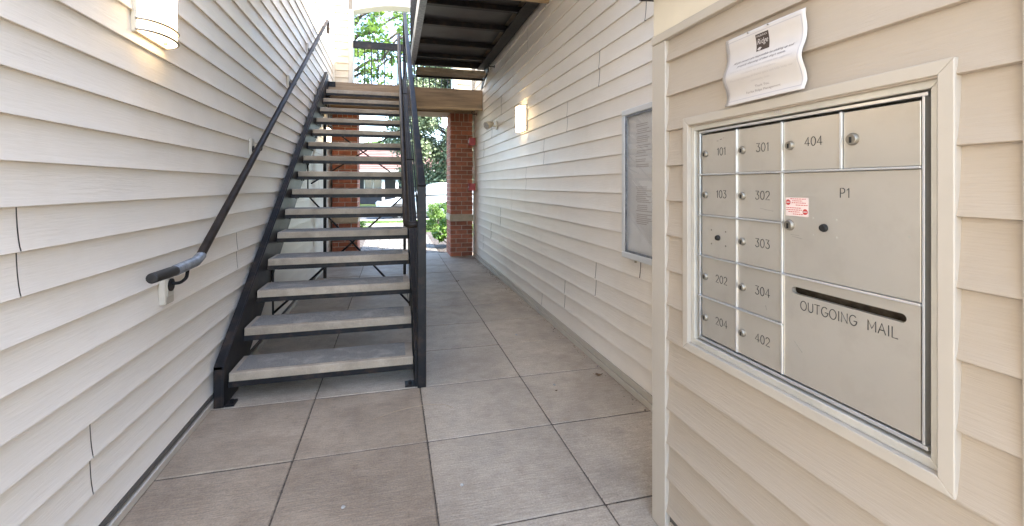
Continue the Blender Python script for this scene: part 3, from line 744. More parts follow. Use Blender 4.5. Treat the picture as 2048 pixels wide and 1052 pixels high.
# ------------------------------------------------------------------ mailbox cabinet
mu = empty('mailbox_unit', (XB, 0.975, 0.72), label='silver aluminium apartment mailbox unit set into the tan wall box', cat='mailboxes')
CY0, CY1, CZ0, CZ1 = 0.583, 1.367, 0.720, 1.509
def mitre(y0, y1, z0, z1, w, x0, x1, name, m, parent, depth_in=None):
    """four mitred boards; x0 is the outer edge depth, x1 the back"""
    out = [(y0, z0), (y1, z0), (y1, z1), (y0, z1)]
    inn = [(y0 + w, z0 + w), (y1 - w, z0 + w), (y1 - w, z1 - w), (y0 + w, z1 - w)]
    xi = depth_in if depth_in is not None else x0
    for i in range(4):
        j = (i + 1) % 4
        a, b, c, d = out[i], out[j], inn[j], inn[i]
        vs = [(x0, *a), (x0, *b), (xi, *c), (xi, *d), (x1, *a), (x1, *b), (x1, *c), (x1, *d)]
        mb = MB().add(vs, [(0, 1, 2, 3), (7, 6, 5, 4), (0, 4, 5, 1), (1, 5, 6, 2), (2, 6, 7, 3), (3, 7, 4, 0)])
        mb.build(name, m, parent, bevel=0.002)
mitre(CY0, CY1, CZ0, CZ1, 0.027, XB - 0.020, XB + 0.004, 'casing_board', M['trim'], mu)
mitre(CY0 + 0.0272, CY1 - 0.0272, CZ0 + 0.0272, CZ1 - 0.0272, 0.019, XB - 0.006, XB + 0.03, 'inner_frame', M['alu_dull'], mu)
MB().box(XB + 0.05, XB + 0.055, HOLE[0] + .001, HOLE[1] - .001, HOLE[2] + .001, HOLE[3] - .001).build('cabinet_back', M['hinge'], mu)
cols = [1.299, 1.1364, 0.9738, 0.8112, 0.6486]
rows = [1.4480, 1.3148, 1.1816, 1.0484, 0.9152, 0.7820]
XD = XB + 0.004                     # door face
# rim: head, sill and end stiles of the cabinet
MB().box(XD - 0.002, XD + 0.03, cols[4] - 0.010, cols[0] + 0.012, rows[0] + 0.0035, rows[0] + 0.0112).build('head_rail', M['alu_bright'], mu, bevel=0.001)
MB().box(XD - 0.002, XD + 0.03, cols[4] - 0.010, cols[0] + 0.012, rows[5] - 0.010, rows[5] - 0.0015).build('sill_rail', M['alu_bright'], mu, bevel=0.001)
MB().box(XD - 0.003, XD + 0.03, cols[0] + 0.003, cols[0] + 0.010, rows[5] - 0.001, rows[0] + 0.003).build('end_stile', M['alu_bright'], mu, bevel=0.001)
MB().box(XD - 0.003, XD + 0.03, cols[4] - 0.0055, cols[4] - 0.0005, rows[5] - 0.001, rows[0] + 0.003).build('end_stile', M['alu_bright'], mu, bevel=0.001)
def vdiv(y, z0, z1):
    MB().box(XD - 0.005, XD + 0.03, y - 0.0022, y + 0.0030, z0, z1).build('divider', M['alu_bright'], mu, bevel=0.0012)
def hdiv(z, ya, yb):
    MB().box(XD - 0.007, XD + 0.03, ya, yb, z - 0.0024, z + 0.0024).build('divider', M['alu_bright'], mu, bevel=0.0012)
for i in range(5):
    vdiv(cols[1], rows[i + 1] + 0.0026, rows[i] - 0.001)
    vdiv(cols[2], rows[i + 1] + 0.0026, rows[i] - 0.001)
vdiv(cols[3], rows[1] + 0.0026, rows[0] - 0.001)
hdiv(rows[1], cols[4], cols[0] + 0.011)
hdiv(rows[2], cols[2], cols[0] + 0.011)
hdiv(rows[3], cols[4], cols[0] + 0.011)
hdiv(rows[4], cols[2], cols[0] + 0.011)

def arc(cx, cy, rx, ry, a0, a1, n=10): return [(cx + rx * math.cos(R(a0 + (a1 - a0) * k / n)), cy + ry * math.sin(R(a0 + (a1 - a0) * k / n))) for k in range(n + 1)]
FONT = {
 '0': (0.60, [arc(0.3, 0.5, 0.28, 0.5, 0, 360, 20)]),
 '1': (0.34, [[(0.04, 0.80), (0.24, 1.0), (0.24, 0.0)]]),
 '2': (0.60, [arc(0.3, 0.72, 0.26, 0.28, 170, -40, 10) + [(0.03, 0.0), (0.58, 0.0)]]),
 '3': (0.60, [[(0.05, 1.0), (0.52, 1.0), (0.27, 0.60)] + arc(0.28, 0.30, 0.28, 0.30, 85, -160, 12)]),
 '4': (0.64, [[(0.46, 0.0), (0.46, 1.0), (0.02, 0.28), (0.64, 0.28)]]),
 'P': (0.58, [[(0.06, 0.0), (0.06, 1.0), (0.30, 1.0)] + arc(0.30, 0.74, 0.25, 0.26, 90, -90, 10) + [(0.06, 0.48)]]),
 'O': (0.80, [arc(0.4, 0.5, 0.37, 0.5, 0, 360, 20)]),
 'U': (0.68, [[(0.06, 1.0), (0.06, 0.32)] + arc(0.34, 0.30, 0.28, 0.30, 180, 360, 10) + [(0.62, 1.0)]]),
 'T': (0.66, [[(0.02, 1.0), (0.64, 1.0)], [(0.33, 1.0), (0.33, 0.0)]]),
 'G': (0.80, [arc(0.42, 0.5, 0.37, 0.5, 45, 355, 16) + [(0.79, 0.45), (0.48, 0.45)]]),
 'I': (0.22, [[(0.11, 0.0), (0.11, 1.0)]]),
 'N': (0.72, [[(0.06, 0.0), (0.06, 1.0), (0.66, 0.0), (0.66, 1.0)]]),
 'M': (0.84, [[(0.06, 0.0), (0.06, 1.0), (0.42, 0.25), (0.78, 1.0), (0.78, 0.0)]]),
 'A': (0.72, [[(0.02, 0.0), (0.36, 1.0), (0.70, 0.0)], [(0.14, 0.36), (0.58, 0.36)]]),
 'L': (0.58, [[(0.06, 1.0), (0.06, 0.0), (0.56, 0.0)]]),
 ' ': (0.75, []),
}
def engrave(text, x, yc, zc, h, parent, name, r=0.00105, sp=0.17):
    tot = sum(FONT[c][0] for c in text) * h + sp * h * (len(text) - 1)
    s = -tot / 2; mb = MB()
    for c in text:
        w_, strokes = FONT[c]
        for pl in strokes:
            mb.tube([(x, yc - (s + px * h), zc - h / 2 + pz * h) for px, pz in pl], r, 6)
        s += (w_ + sp) * h
    return mb.build(name, M['ink'], parent)
def lock(y, z, r, parent, mname='nickel'):
    mb = MB().tube([(XD - 0.0002, y, z), (XD - 0.004, y, z), (XD - 0.008, y, z), (XD - 0.009, y, z)], [r, r, r * 0.86, r * 0.8], 20)
    mb.box(XD - 0.0098, XD - 0.009, y - r * 0.2, y + r * 0.2, z - r * 0.6, z + r * 0.35)
    o = mb.build('lock', M[mname], parent, smooth=True)
    o.data.materials.append(M['dark'])
    for p in o.data.polygons[-6:]: p.material_index = 1
    return o
def door(name, c0, c1, r0, r1, label=None):
    g = 0.0032
    o = block(name, XD, XD + 0.012, cols[c1] + g, cols[c0] - g, rows[r1] + g, rows[r0] - g, 0.0012, M['alu'], mu, label=label)
    o.rotation_euler = (0, random.uniform(-.002, .002), random.uniform(-.003, .003))
    return o
spec = [(0, ['101', '103', '', '202', '204']), (1, ['301', '302', '303', '304', '402'])]
for c, nums in spec:
    for r_, t in enumerate(nums):
        d = door('mailbox_door', c, c + 1, r_, r_ + 1, None if t else 'small blank door with a central black lock')
        zc = (rows[r_] + rows[r_ + 1]) / 2
        if t:
            lock(cols[c] - 0.0225, zc + 0.001, 0.0112, d)
            engrave(t, XD - 0.0002, (cols[c] + cols[c + 1]) / 2 - 0.013, zc + 0.004, 0.0235, d, 'number')
        else:
            yc = (cols[0] + cols[1]) / 2
            lock(yc, zc, 0.0085, d, 'dark')
            for dy in (-0.032, 0.032):
                for dz in (-0.022, 0.022):
                    MB().tube([(XD - 0.0008, yc + dy, zc + dz), (XD + 0.001, yc + dy, zc + dz)], 0.0028, 8).build('rivet', M['nickel'], d)
d = door('mailbox_door', 2, 3, 0, 1); zc = (rows[0] + rows[1]) / 2
lock(cols[2] - 0.024, zc + 0.001, 0.0118, d); engrave('404', XD - 0.0002, (cols[2] + cols[3]) / 2 - 0.008, zc + 0.006, 0.0215, d, 'number')
d = door('mailbox_door', 3, 4, 0, 1, 'blank door with a large brass toned lock'); lock(cols[3] - 0.026, zc + 0.001, 0.0138, d)
d = door('parcel_door', 2, 4, 1, 3)
engrave('P1', XD - 0.0002, 0.805, 1.2625, 0.0215, d, 'number')
lock(0.951, 1.178, 0.0140, d); lock(0.855, 1.179, 0.0095, d, 'dark')
for dy, dz in ((0.03, 0.021), (-0.03, 0.021), (0.03, -0.02), (-0.03, -0.02)):
    MB().tube([(XD - 0.0006, 0.855 + dy, 1.179 + dz), (XD + 0.001, 0.855 + dy, 1.179 + dz)], 0.0022, 8).build('rivet', M['alu_dull'], d)
MB().tube([(XD - 0.0006, 0.672, 1.178), (XD + 0.001, 0.672, 1.178)], 0.0028, 8).build('rivet', M['alu_dull'], d)
stk = MB().box(XD - 0.0006, XD - 0.0001, 0.898, 0.964, 1.202, 1.2485).build('sticker', M['sticker'], mu, label='small pale sticker with two red no entry discs')
def disc(y, z, r, x, name, m, parent, n=20):
    mb = MB().add([(x, y + r * math.cos(2 * math.pi * k / n), z + r * math.sin(2 * math.pi * k / n)) for k in range(n)], [tuple(range(n))])
    return mb.build(name, m, parent)
for y, z in ((0.9565, 1.2365), (0.9065, 1.2135)):
    disc(y, z, 0.0072, XD - 0.0009, 'warning_disc', M['red'], stk)
    MB().box(XD - 0.0013, XD - 0.0011, y - 0.0052, y + 0.0052, z - 0.0013, z + 0.0013).build('disc_bar', M['paper'], stk)
mb = MB()
for z, a, b in ((1.2455, .905, .950), (1.2405, .915, .944), (1.2355, .905, .946), (1.2300, .900, .934), (1.2225, .918, .962), (1.2175, .916, .962), (1.2125, .922, .956), (1.207, .912, .942)):
    y = b
    while y > a:
        l_ = random.uniform(0.003, 0.007); mb.box(XD - 0.00085, XD - 0.00065, max(a, y - l_), y, z - 0.0009, z + 0.0009); y -= l_ + 0.0014
mb.build('print_lines', M['red'], stk)
# outgoing mail door: built round its slot
g = 0.0032
y0, y1, z0, z1 = cols[4] + g, cols[2] - g, rows[5] + g, rows[3] - g
s0, s1, t0, t1 = 0.677, 0.946, 1.0045, 1.0225
rr = (t1 - t0) / 2
slot = arc(s1 - rr, (t0 + t1) / 2, rr, rr, 90, -90, 8) + arc(s0 + rr, (t0 + t1) / 2, rr, rr, 270, 90, 8)
bm = bmesh.new()
ov = [bm.verts.new((XD, *p)) for p in ((y0, z0), (y1, z0), (y1, z1), (y0, z1))]
iv = [bm.verts.new((XD, *p)) for p in slot]
oe = [bm.edges.new((ov[i], ov[(i + 1) % 4])) for i in range(4)]
ie = [bm.edges.new((iv[i], iv[(i + 1) % len(iv)])) for i in range(len(iv))]
bmesh.ops.triangle_fill(bm, use_beauty=True, use_dissolve=False, edges=oe + ie)
r_ = bmesh.ops.extrude_face_region(bm, geom=list(bm.faces))
bmesh.ops.translate(bm, vec=(0.012, 0, 0), verts=[v for v in r_['geom'] if isinstance(v, bmesh.types.BMVert)])
bmesh.ops.recalc_face_normals(bm, faces=bm.faces)
me = bpy.data.meshes.new('outgoing_door'); bm.to_mesh(me); bm.free(); me.materials.append(M['alu'])
od = bpy.data.objects.new('outgoing_mail_door', me); attach(od, mu)
MB().box(XD + 0.013, XD + 0.030, s0 - 0.01, s1 + 0.01, t0 - 0.012, t0 - 0.006).build('slot_flap', M['alu_dull'], od)
engrave('OUTGOING MAIL', XD - 0.0002, 0.8065, 0.9800, 0.0225, od, 'lettering', sp=0.13)
for y, z in ((0.912, 0.9985), (0.742, 0.9965)):
    MB().tube([(XD - 0.0006, y, z), (XD + 0.001, y, z)], 0.0022, 8).build('rivet', M['alu_dull'], od)
for (ya, za, yb, zb_, w_) in ((1.035, 1.2135, 1.005, 1.2105, .0006), (1.05, 1.2165, 1.035, 1.214, .0005), (1.031, .951, 1.027, .939, .0006), (0.945, 1.150, 0.915, 1.146, .0007), (0.950, 1.154, 0.925, 1.1535, .0006), (0.94, 0.885, 0.915, 0.862, .0005), (1.225, 1.4195, 1.218, 1.4195, .0016), (1.211, 1.423, 1.202, 1.4235, .0022), (1.196, 1.4265, 1.193, 1.4265, .0014)):
    MB().bar((XD - 0.0001, ya, za), (XD - 0.0001, yb, zb_), 0.0006, w_, up=(0, 0.2, 1)).build('scuff', M['scuff'], mu)
# piano hinge in the gap of the frame and a small label plate on top
MB().tube([(XB + 0.022, 0.6360, 0.785), (XB + 0.022, 0.6360, 1.455)], 0.0030, 10).build('hinge', M['hinge'], mu, smooth=True)
lp = MB().box(XB - 0.0072, XB - 0.0062, 0.957, 0.999, 1.4685, 1.4785).build('label_plate', M['alu'], mu)
mb = MB()
for i in range(4): mb.box(XB - 0.0076, XB - 0.0073, 0.968 + i * 0.0065, 0.9722 + i * 0.0065, 1.4715, 1.4758)
mb.build('print_lines', M['print_pale'], lp)

# ------------------------------------------------------------------ the notice sheet
PY0, PY1, PZ0, PZ1 = 0.880, 1.150, 1.5125, 1.708
def px(z, y):
    t = (z - PZ0) / (PZ1 - PZ0)
    return XB - 0.0185 - 0.018 * math.exp(-((t - 0.42) / 0.17) ** 2) - 0.006 * math.exp(-((t - 0.95) / 0.12) ** 2) - 0.010 * max(0, (0.12 - t) / 0.12) - 0.003 * math.sin((y - PY0) * 11)
ns = empty('paper_notice', (XB, 1.015, PZ0), label='curling laminated paper notice pinned above the mailbox unit', cat='notice')
nu, nv = 14, 40
vs = [(px(PZ0 + (PZ1 - PZ0) * j / nv, PY0 + (PY1 - PY0) * i / nu), PY0 + (PY1 - PY0) * i / nu, PZ0 + (PZ1 - PZ0) * j / nv) for j in range(nv + 1) for i in range(nu + 1)]
fs = [(j * (nu + 1) + i, (j + 1) * (nu + 1) + i, (j + 1) * (nu + 1) + i + 1, j * (nu + 1) + i + 1) for j in range(nv) for i in range(nu)]
sh = MB().add(vs, fs).build('sheet', M['paper'], ns, smooth=True)
so = sh.modifiers.new('solid', 'SOLIDIFY'); so.thickness = 0.0005; so.offset = 0
def on_sheet(y, z, off=0.0007): return (px(z, y) - off, y, z)
def ribbon(y0, y1, z0, z1, mb, off=0.0007, n=1):
    nzs = max(1, int(abs(z1 - z0) / 0.006)); nys = max(1, int(abs(y1 - y0) / 0.02))
    vs = [on_sheet(y0 + (y1 - y0) * i / nys, z0 + (z1 - z0) * j / nzs, off) for j in range(nzs + 1) for i in range(nys + 1)]
    fs = [(j * (nys + 1) + i, (j + 1) * (nys + 1) + i, (j + 1) * (nys + 1) + i + 1, j * (nys + 1) + i + 1) for j in range(nzs) for i in range(nys)]
    mb.add(vs, fs)
mb = MB(); e = 0.011; tk = 0.0018
ribbon(PY0 + e, PY1 - e, PZ0 + e, PZ0 + e + tk, mb); ribbon(PY0 + e, PY1 - e, PZ1 - e - tk, PZ1 - e, mb)
ribbon(PY0 + e, PY0 + e + tk, PZ0 + e + tk, PZ1 - e - tk, mb); ribbon(PY1 - e - tk, PY1 - e, PZ0 + e + tk, PZ1 - e - tk, mb)
mb.build('border_line', M['border'], sh)
def text_mesh(txt, width, height, shear=0.0, offset=0.0):
    cu = bpy.data.curves.new('txt', 'FONT'); cu.body = txt; cu.size = 1.0; cu.align_x = 'CENTER'; cu.shear = shear; cu.offset = offset
    cu.resolution_u = 2
    o = bpy.data.objects.new('txt', cu); COL.objects.link(o)
    dg = bpy.context.evaluated_depsgraph_get(); me = bpy.data.meshes.new_from_object(o.evaluated_get(dg))
    vs = [tuple(v.co) for v in me.vertices]; fs = [tuple(p.vertices) for p in me.polygons]
    bpy.data.objects.remove(o); bpy.data.curves.remove(cu); bpy.data.meshes.remove(me)
    x0 = min(v[0] for v in vs); x1 = max(v[0] for v in vs)
    k = width / (x1 - x0)
    return [((v[0] - (x0 + x1) / 2) * k, v[1] * height / 0.72) for v in vs], fs
def sheet_text(txt, yc, zb, width, height, m, name, shear=0.0, off=0.0008, offset=0.0):
    vs, fs = text_mesh(txt, width, height, shear, offset)
    MB().add([on_sheet(yc - x, zb + y, off) for x, y in vs], fs).build(name, m, sh)
yc = 1.013
sheet_text('All pet owners are responsible for picking up and', yc, 1.6275, 0.205, 0.0062, M['print'], 'text_line', 0.25, offset=0.02)
sheet_text("properly disposing of their dog's waste.", yc, 1.6155, 0.165, 0.0062, M['print'], 'text_line', 0.25, offset=0.02)
sheet_text('Failure to do so creates health concerns and unpleasant', yc, 1.6025, 0.213, 0.0058, M['print_pale'], 'text_line')
sheet_text('conditions for your neighbors.', yc, 1.5905, 0.118, 0.0058, M['print_pale'], 'text_line')
sheet_text('Please be respectful of shared space and help keep our', yc, 1.5775, 0.213, 0.0058, M['print_pale'], 'text_line')
sheet_text('community clean.', yc, 1.5655, 0.066, 0.0058, M['print_pale'], 'text_line')
sheet_text('Thank You,', yc, 1.5485, 0.048, 0.0062, M['print'], 'text_line')
sheet_text('Fairfax Ridge Management', yc, 1.5365, 0.116, 0.0062, M['print'], 'text_line')
mb = MB(); ribbon(0.990, 1.034, 1.6445, 1.690, mb, 0.0007); lg = mb.build('logo', M['logo'], sh)
sheet_text('FAIRFAX', 1.012, 1.6815, 0.037, 0.0052, M['paper'], 'logo_text', 0.15, 0.0011)
sheet_text('Ridge', 1.012, 1.6625, 0.037, 0.0150, M['paper'], 'logo_text', 0.35, 0.0011)
mb = MB()
for k in range(5):
    a = R(200 + 30 * k); c = (1.024, 1.6545)
    mb.add([on_sheet(c[0], c[1], .0011), on_sheet(c[0] + 0.006 * math.cos(a - .25), c[1] + 0.007 * math.sin(a - .25), .0011), on_sheet(c[0] + 0.009 * math.cos(a), c[1] + 0.010 * math.sin(a), .0011), on_sheet(c[0] + 0.006 * math.cos(a + .25), c[1] + 0.007 * math.sin(a + .25), .0011)], [(0, 1, 2, 3)])
mb.build('logo_leaf', M['paper'], sh)
for y in (0.99, 1.06):
    MB().tube([(px(PZ1 - .004, y) - .0035, y, PZ1 - 0.004), (px(PZ1 - .004, y) + .012, y, PZ1 - 0.004)], 0.0018, 8).build('pin', M['nickel'], ns)

# ------------------------------------------------------------------ small litter on the floor
def pebble(x, y, r, label, m='pebble'):
    bm = bmesh.new(); bmesh.ops.create_icosphere(bm, subdivisions=2, radius=r)
    for v in bm.verts:
        v.co *= 1 + 0.35 * mnoise.noise(v.co * (1.2 / r) + Vector((x * 9, y * 9, 0))); v.co.z *= 0.6
    me = bpy.data.meshes.new('pebble'); bm.to_mesh(me); bm.free(); me.materials.append(M[m])
    o = bpy.data.objects.new('pebble', me); o.location = (x, y, r * 0.5); attach(o, None); tag(o, label, 'pebble', 'pebbles on the concrete floor')
pebble(-0.19, 1.915, 0.0085, 'pale pebble on the brownish slab nearest the stair wall')
pebble(0.285, 1.93, 0.0075, 'small grey pebble in the middle of the front grey slab')
pebble(-0.72, 3.65, 0.014, 'white pebble on the floor beneath the second stair tread')
pebble(1.0, 2.75, 0.009, 'pale chip on the slab near the foot of the pale wall')
pebble(1.02, 3.75, 0.009, 'pale chip on a slab beyond the dead leaf')
pebble(-0.42, 4.9, 0.013, 'pale pebble on a slab joint under the middle of the stair')
def dead_leaf(x, y, s, rot, label):
    mb = MB(); n = 12
    pts = []
    for k in range(n):
        a = 2 * math.pi * k / n; r_ = s * (0.65 + 0.35 * math.cos(3 * a)) * (1.0 if k % 2 else 0.8)
        pts.append((x + r_ * math.cos(a + rot), y + r_ * math.sin(a + rot), 0.004 + 0.45 * s * abs(math.sin(a))))
    mb.add([(x, y, 0.003)] + pts, [(0, i + 1, (i + 1) % n + 1) for i in range(n)])
    mb.tube([(x, y, 0.004), (x + s * 1.3 * math.cos(rot + 2), y + s * 1.3 * math.sin(rot + 2), 0.012)], 0.0012, 5)
    mb.build('dead_leaf', M['litter'], label=label, cat='leaf', group='dead leaves on the floor')
dead_leaf(1.335, 2.80, 0.032, 0.4, 'curled brown leaf lying against the pale wall base')
dead_leaf(0.83, 6.02, 0.035, 1.4, 'dark curled leaf on the long joint near the brick pier')
dead_leaf(0.98, 2.66, 0.012, 2.4, 'tiny brown leaf scrap on the slab beside the wall leaf')
pts = [(-0.10, 2.585, 0.004), (-0.02, 2.64, 0.004), (0.10, 2.675, 0.005), (0.20, 2.685, 0.006), (0.29, 2.66, 0.006), (0.335, 2.615, 0.004)]
MB().tube(fillet(pts, .05), 0.0015, 6).build('twig', M['twig'], label='thin curved twig lying across the slab joint before the stair', cat='twig')

# ------------------------------------------------------------------ outdoors
def sheet(name, x0, x1, y0, y1, z, m, **kw):
    return MB().add([(x0, y0, z), (x1, y0, z), (x1, y1, z), (x0, y1, z)], [(0, 1, 2, 3)]).build(name, m, **kw)
mb = MB()
GX = [-300, -1.35, 1.95, 300]; GY = [-300, -2.2, 8.70, 300]
for i in range(3):
    for j in range(3):
        if i == 1 and j == 1: continue
        mb.add([(GX[i], GY[j], -0.045), (GX[i + 1], GY[j], -0.045), (GX[i + 1], GY[j + 1], -0.045), (GX[i], GY[j + 1], -0.045)], [(0, 1, 2, 3)])
mb.build('ground', M['grass'], kind='structure')
MB().box(-0.62, 0.86, 8.705, 15.1, -0.12, -0.020).build('garden_path', M['path'], kind='structure')
MB().box(-14, 14, 15.0, 16.2, -0.12, -0.016).build('pavement', M['path'], kind='structure')
MB().box(-60, 60, 17.25, 17.42, -0.12, 0.03).build('kerb', M['kerb'], kind='structure', bevel=0.02)
sheet('road', -60, 60, 17.42, 29.0, -0.035, M['asphalt'], kind='structure')
MB().box(-9, 9, -16, -2.21, -0.12, -0.015).build('added_bounce_paving', M['bounce_paving'], kind='structure')  # unseen paving added behind the camera to bounce warm sunlight inside
sheet('mulch_bed', -3.0, -0.63, 8.71, 13.0, -0.038, M['mulch'], kind='structure')
sheet('mulch_bed', 0.87, 3.4, 8.71, 13.0, -0.037, M['mulch'], kind='structure')
# bark chips and leaf litter
mb = MB()
for k in range(4200):
    if random.random() < .55: x, y = random.uniform(0.88, 1.6), random.uniform(8.75, 12)
    else: x, y = random.uniform(-1.4, -0.64), random.uniform(8.75, 12)
    if random.random() < 0.42: x = random.uniform(-.6, .85); y = random.uniform(8.9, 13)
    s = random.uniform(0.008, 0.026); a = random.uniform(0, 6.28); dz = random.uniform(0, 0.02)
    zz = -0.018 if -0.62 < x < 0.86 else -0.033
    u = Vector((math.cos(a), math.sin(a), random.uniform(-.3, .5))) * s; v = Vector((-math.sin(a), math.cos(a), random.uniform(-.3, .5))) * s * 0.4
    c = Vector((x, y, zz + dz * .6 + s * .3)); mb.add([c - u, c + v, c + u, c - v], [(0, 1, 2, 3)])
mb.build('leaf_litter', M['mulch'], kind='stuff', label='dark bark chips and leaf litter on the beds and path')

def leaves_mesh(name, P, Nrm, size, m, parent, shape='oval', fold=0.25, seed=1, **kw):
    """many small separate leaves at points P, roughly facing Nrm"""
    g_ = np.random.default_rng(seed); n = len(P)
    if shape == 'maple':
        out = [(0, -.5), (.22, -.28), (.5, -.25), (.36, .0), (.42, .28), (.18, .22), (0, .55), (-.18, .22), (-.42, .28), (-.36, .0), (-.5, -.25), (-.22, -.28)]
    elif shape == 'blade':
        out = [(0, -.5), (.11, -.2), (.1, .2), (0, .5), (-.1, .2), (-.11, -.2)]
    else:
        out = [(0, -.5), (.24, -.22), (.26, .1), (0, .5), (-.26, .1), (-.24, -.22)]
    k = len(out); O = np.array(out)
    Nn = Nrm + g_.normal(0, 0.55, (n, 3)); Nn /= np.linalg.norm(Nn, axis=1)[:, None] + 1e-9
    T = g_.normal(0, 1, (n, 3)); T -= (T * Nn).sum(1)[:, None] * Nn; T /= np.linalg.norm(T, axis=1)[:, None] + 1e-9
    B = np.cross(Nn, T)
    sz = size * g_.uniform(0.6, 1.25, n)
    V = P[:, None, :] + (T[:, None, :] * O[None, :, 0, None] + B[:, None, :] * O[None, :, 1, None] + Nn[:, None, :] * (-fold * np.abs(O[None, :, 0, None]))) * sz[:, None, None]
    V = V.reshape(-1, 3)
    me = bpy.data.meshes.new(name)
    me.vertices.add(n * k); me.vertices.foreach_set('co', V.ravel())
    me.loops.add(n * k); me.loops.foreach_set('vertex_index', np.arange(n * k, dtype=np.int32))
    me.polygons.add(n); me.polygons.foreach_set('loop_start', np.arange(0, n * k, k, dtype=np.int32)); me.polygons.foreach_set('loop_total', np.full(n, k, dtype=np.int32))
    me.update(calc_edges=True); me.validate(); me.materials.append(m)
    o = bpy.data.objects.new(name, me); attach(o, parent); tag(o, **kw); return o

def clump_points(centres, radii, per, seed=3, shell=0.55):
    g_ = np.random.default_rng(seed); P = []; Nn = []
    for c, r_, n_ in zip(centres, radii, per):
        d = g_.normal(0, 1, (n_, 3)); d /= np.linalg.norm(d, axis=1)[:, None]
        rad = r_ * (shell + (1 - shell) * g_.random(n_)) ** 0.8 * g_.uniform(.75, 1.1, n_)
        P.append(np.array(c) + d * rad[:, None] * np.array([1, 1, .8])); Nn.append(d * .7 + np.array([0, 0, .8]))
    return np.concatenate(P), np.concatenate(Nn)

def limb(mb, a, b, r0, r1, wob=0.12, n=6):
    a = Vector(a); b = Vector(b); L_ = (b - a).length
    pts = []; rs = []
    for k in range(n + 1):
        t = k / n; p = a.lerp(b, t)
        if 0 < k < n: p += Vector((random.uniform(-1, 1), random.uniform(-1, 1), random.uniform(-1, 1))) * wob * L_ * 0.25
        pts.append(p); rs.append(r0 + (r1 - r0) * t)
    mb.tube(pts, rs, 9); return pts

# maple seen through the arch
tr = empty('maple_tree', (-3.4, 17.0, -0.04), label='bright green maple seen through the arched opening above the stair', cat='tree')
mb = MB()
trunk = limb(mb, (-3.4, 17, -0.05), (-3.0, 16.8, 5.2), 0.26, 0.17, .05)
cent = []; rad = []; per = []
g2 = random.Random(5)
ends = [(-1.5, 15.2, 7.4), (-0.3, 15.6, 7.8), (0.9, 15.8, 7.4), (2.2, 16.5, 7.6), (-2.6, 15.0, 6.4), (-1.2, 16.8, 8.8), (-4.8, 16.5, 7.5), (-0.4, 14.4, 6.7), (1.4, 15.2, 6.5), (-1.7, 15.6, 6.0), (0.4, 16.4, 5.9)]
for e_ in ends:
    pts = limb(mb, trunk[-1 if e_[2] > 6.6 else -2], e_, 0.085, 0.018, .14, 8)
    for t in range(3, len(pts)):
        for q in range(3):
            c = pts[t] + Vector((g2.gauss(0, .55), g2.gauss(0, .45), g2.gauss(0, .38)))
            cent.append(tuple(c)); rad.append(g2.uniform(.22, .48)); per.append(int(g2.uniform(20, 50)))
            limb(mb, pts[t], c, 0.016, 0.004, .15, 3)
mb.build('trunk', M['bark'], tr, smooth=True)
P, Nn = clump_points(cent, rad, per, 4, .2)
leaves_mesh('crown', P, Nn, 0.125, M['leaf'], tr, 'maple', .22, 5)

# dense tree past the brick pier
def round_tree(name, x, y, h0, h1, r_, n, size, m, label, cat='tree', seed=1, shape='oval', tr_r=.16):
    root = empty(name, (x, y, -0.04), label=label, cat=cat)
    mb = MB(); pts = limb(mb, (x, y, -0.05), (x, y, h0 + (h1 - h0) * .55), tr_r, tr_r * .5, .04)
    gg = random.Random(seed); cent, rad, per = [], [], []
    nc_ = 100
    for k in range(nc_):
        a = gg.uniform(0, 6.283); t = gg.random() ** .8
        zz = h0 + (h1 - h0) * t; w_ = r_ * math.sin(math.pi * (0.12 + 0.80 * t)) ** .7
        d = w_ * gg.uniform(.45, 1.0)
        c = (x + d * math.cos(a), y + d * math.sin(a), zz)
        cent.append(c); rad.append(r_ * gg.uniform(.2, .36)); per.append(n // nc_)
        limb(mb, (x, y, max(.3, zz - .25 * r_)), c, tr_r * .28, .01, .1, 3)
    mb.build('trunk', M['bark'], root, smooth=True)
    P, Nn = clump_points(cent, rad, per, seed, .45)
    P[:, 2] = np.maximum(P[:, 2], 0.0)
    leaves_mesh('crown', P, Nn, size, m, root, shape, .2, seed)
    return root
round_tree('dense_tree', 3.35, 26.5, 0.5, 8.4, 3.5, 60000, 0.19, M['leaf_grey'], 'dense grey green tree between the newel post and the brick pier', seed=8)
round_tree('distant_tree', -1.6, 41, 2.2, 4.9, 1.9, 3000, 0.22, M['leaf'], 'distant tree top showing over the faded red roof', seed=9)
round_tree('distant_tree', -13, 45, 1, 7, 4.5, 3500, 0.35, M['leaf_grey'], 'distant tree far beyond the stair wall', seed=12)

def shrub(x, y, r_, h, n, size, label, seed, m='leaf_bright', shape='oval', name='shrub'):
    root = empty(name, (x, y, -0.04), label=label, cat='shrub', group='green shrubs beside the path')
    gg = random.Random(seed); mb = MB(); cent, rad, per = [], [], []
    for k in range(26):
        a = gg.uniform(0, 6.283); t = gg.uniform(.12, 1.0)
        w_ = r_ * (1.0 - .55 * t ** 2); d = w_ * gg.uniform(.3, .9)
        c = (x + d * math.cos(a), y + d * math.sin(a), h * t * .88)
        cent.append(c); rad.append(r_ * gg.uniform(.22, .36)); per.append(n // 26)
        limb(mb, (x + gg.uniform(-.06, .06), y + gg.uniform(-.06, .06), -.04), c, .014, .004, .12, 4)
    mb.build('stems', M['bark'], root, smooth=True)
    P, Nn = clump_points(cent, rad, per, seed, .45); P[:, 2] = np.maximum(P[:, 2], -.02)
    leaves_mesh('foliage', P, Nn, size, M[m], root, shape, .2, seed)
shrub(1.24, 9.65, 0.42, 1.24, 5600, 0.058, 'tall bright green shrub beside the brick pier with the cream band', 21)
shrub(-0.88, 9.85, 0.40, 1.05, 4600, 0.052, 'low green shrub behind the stair beside the second brick pier', 22)
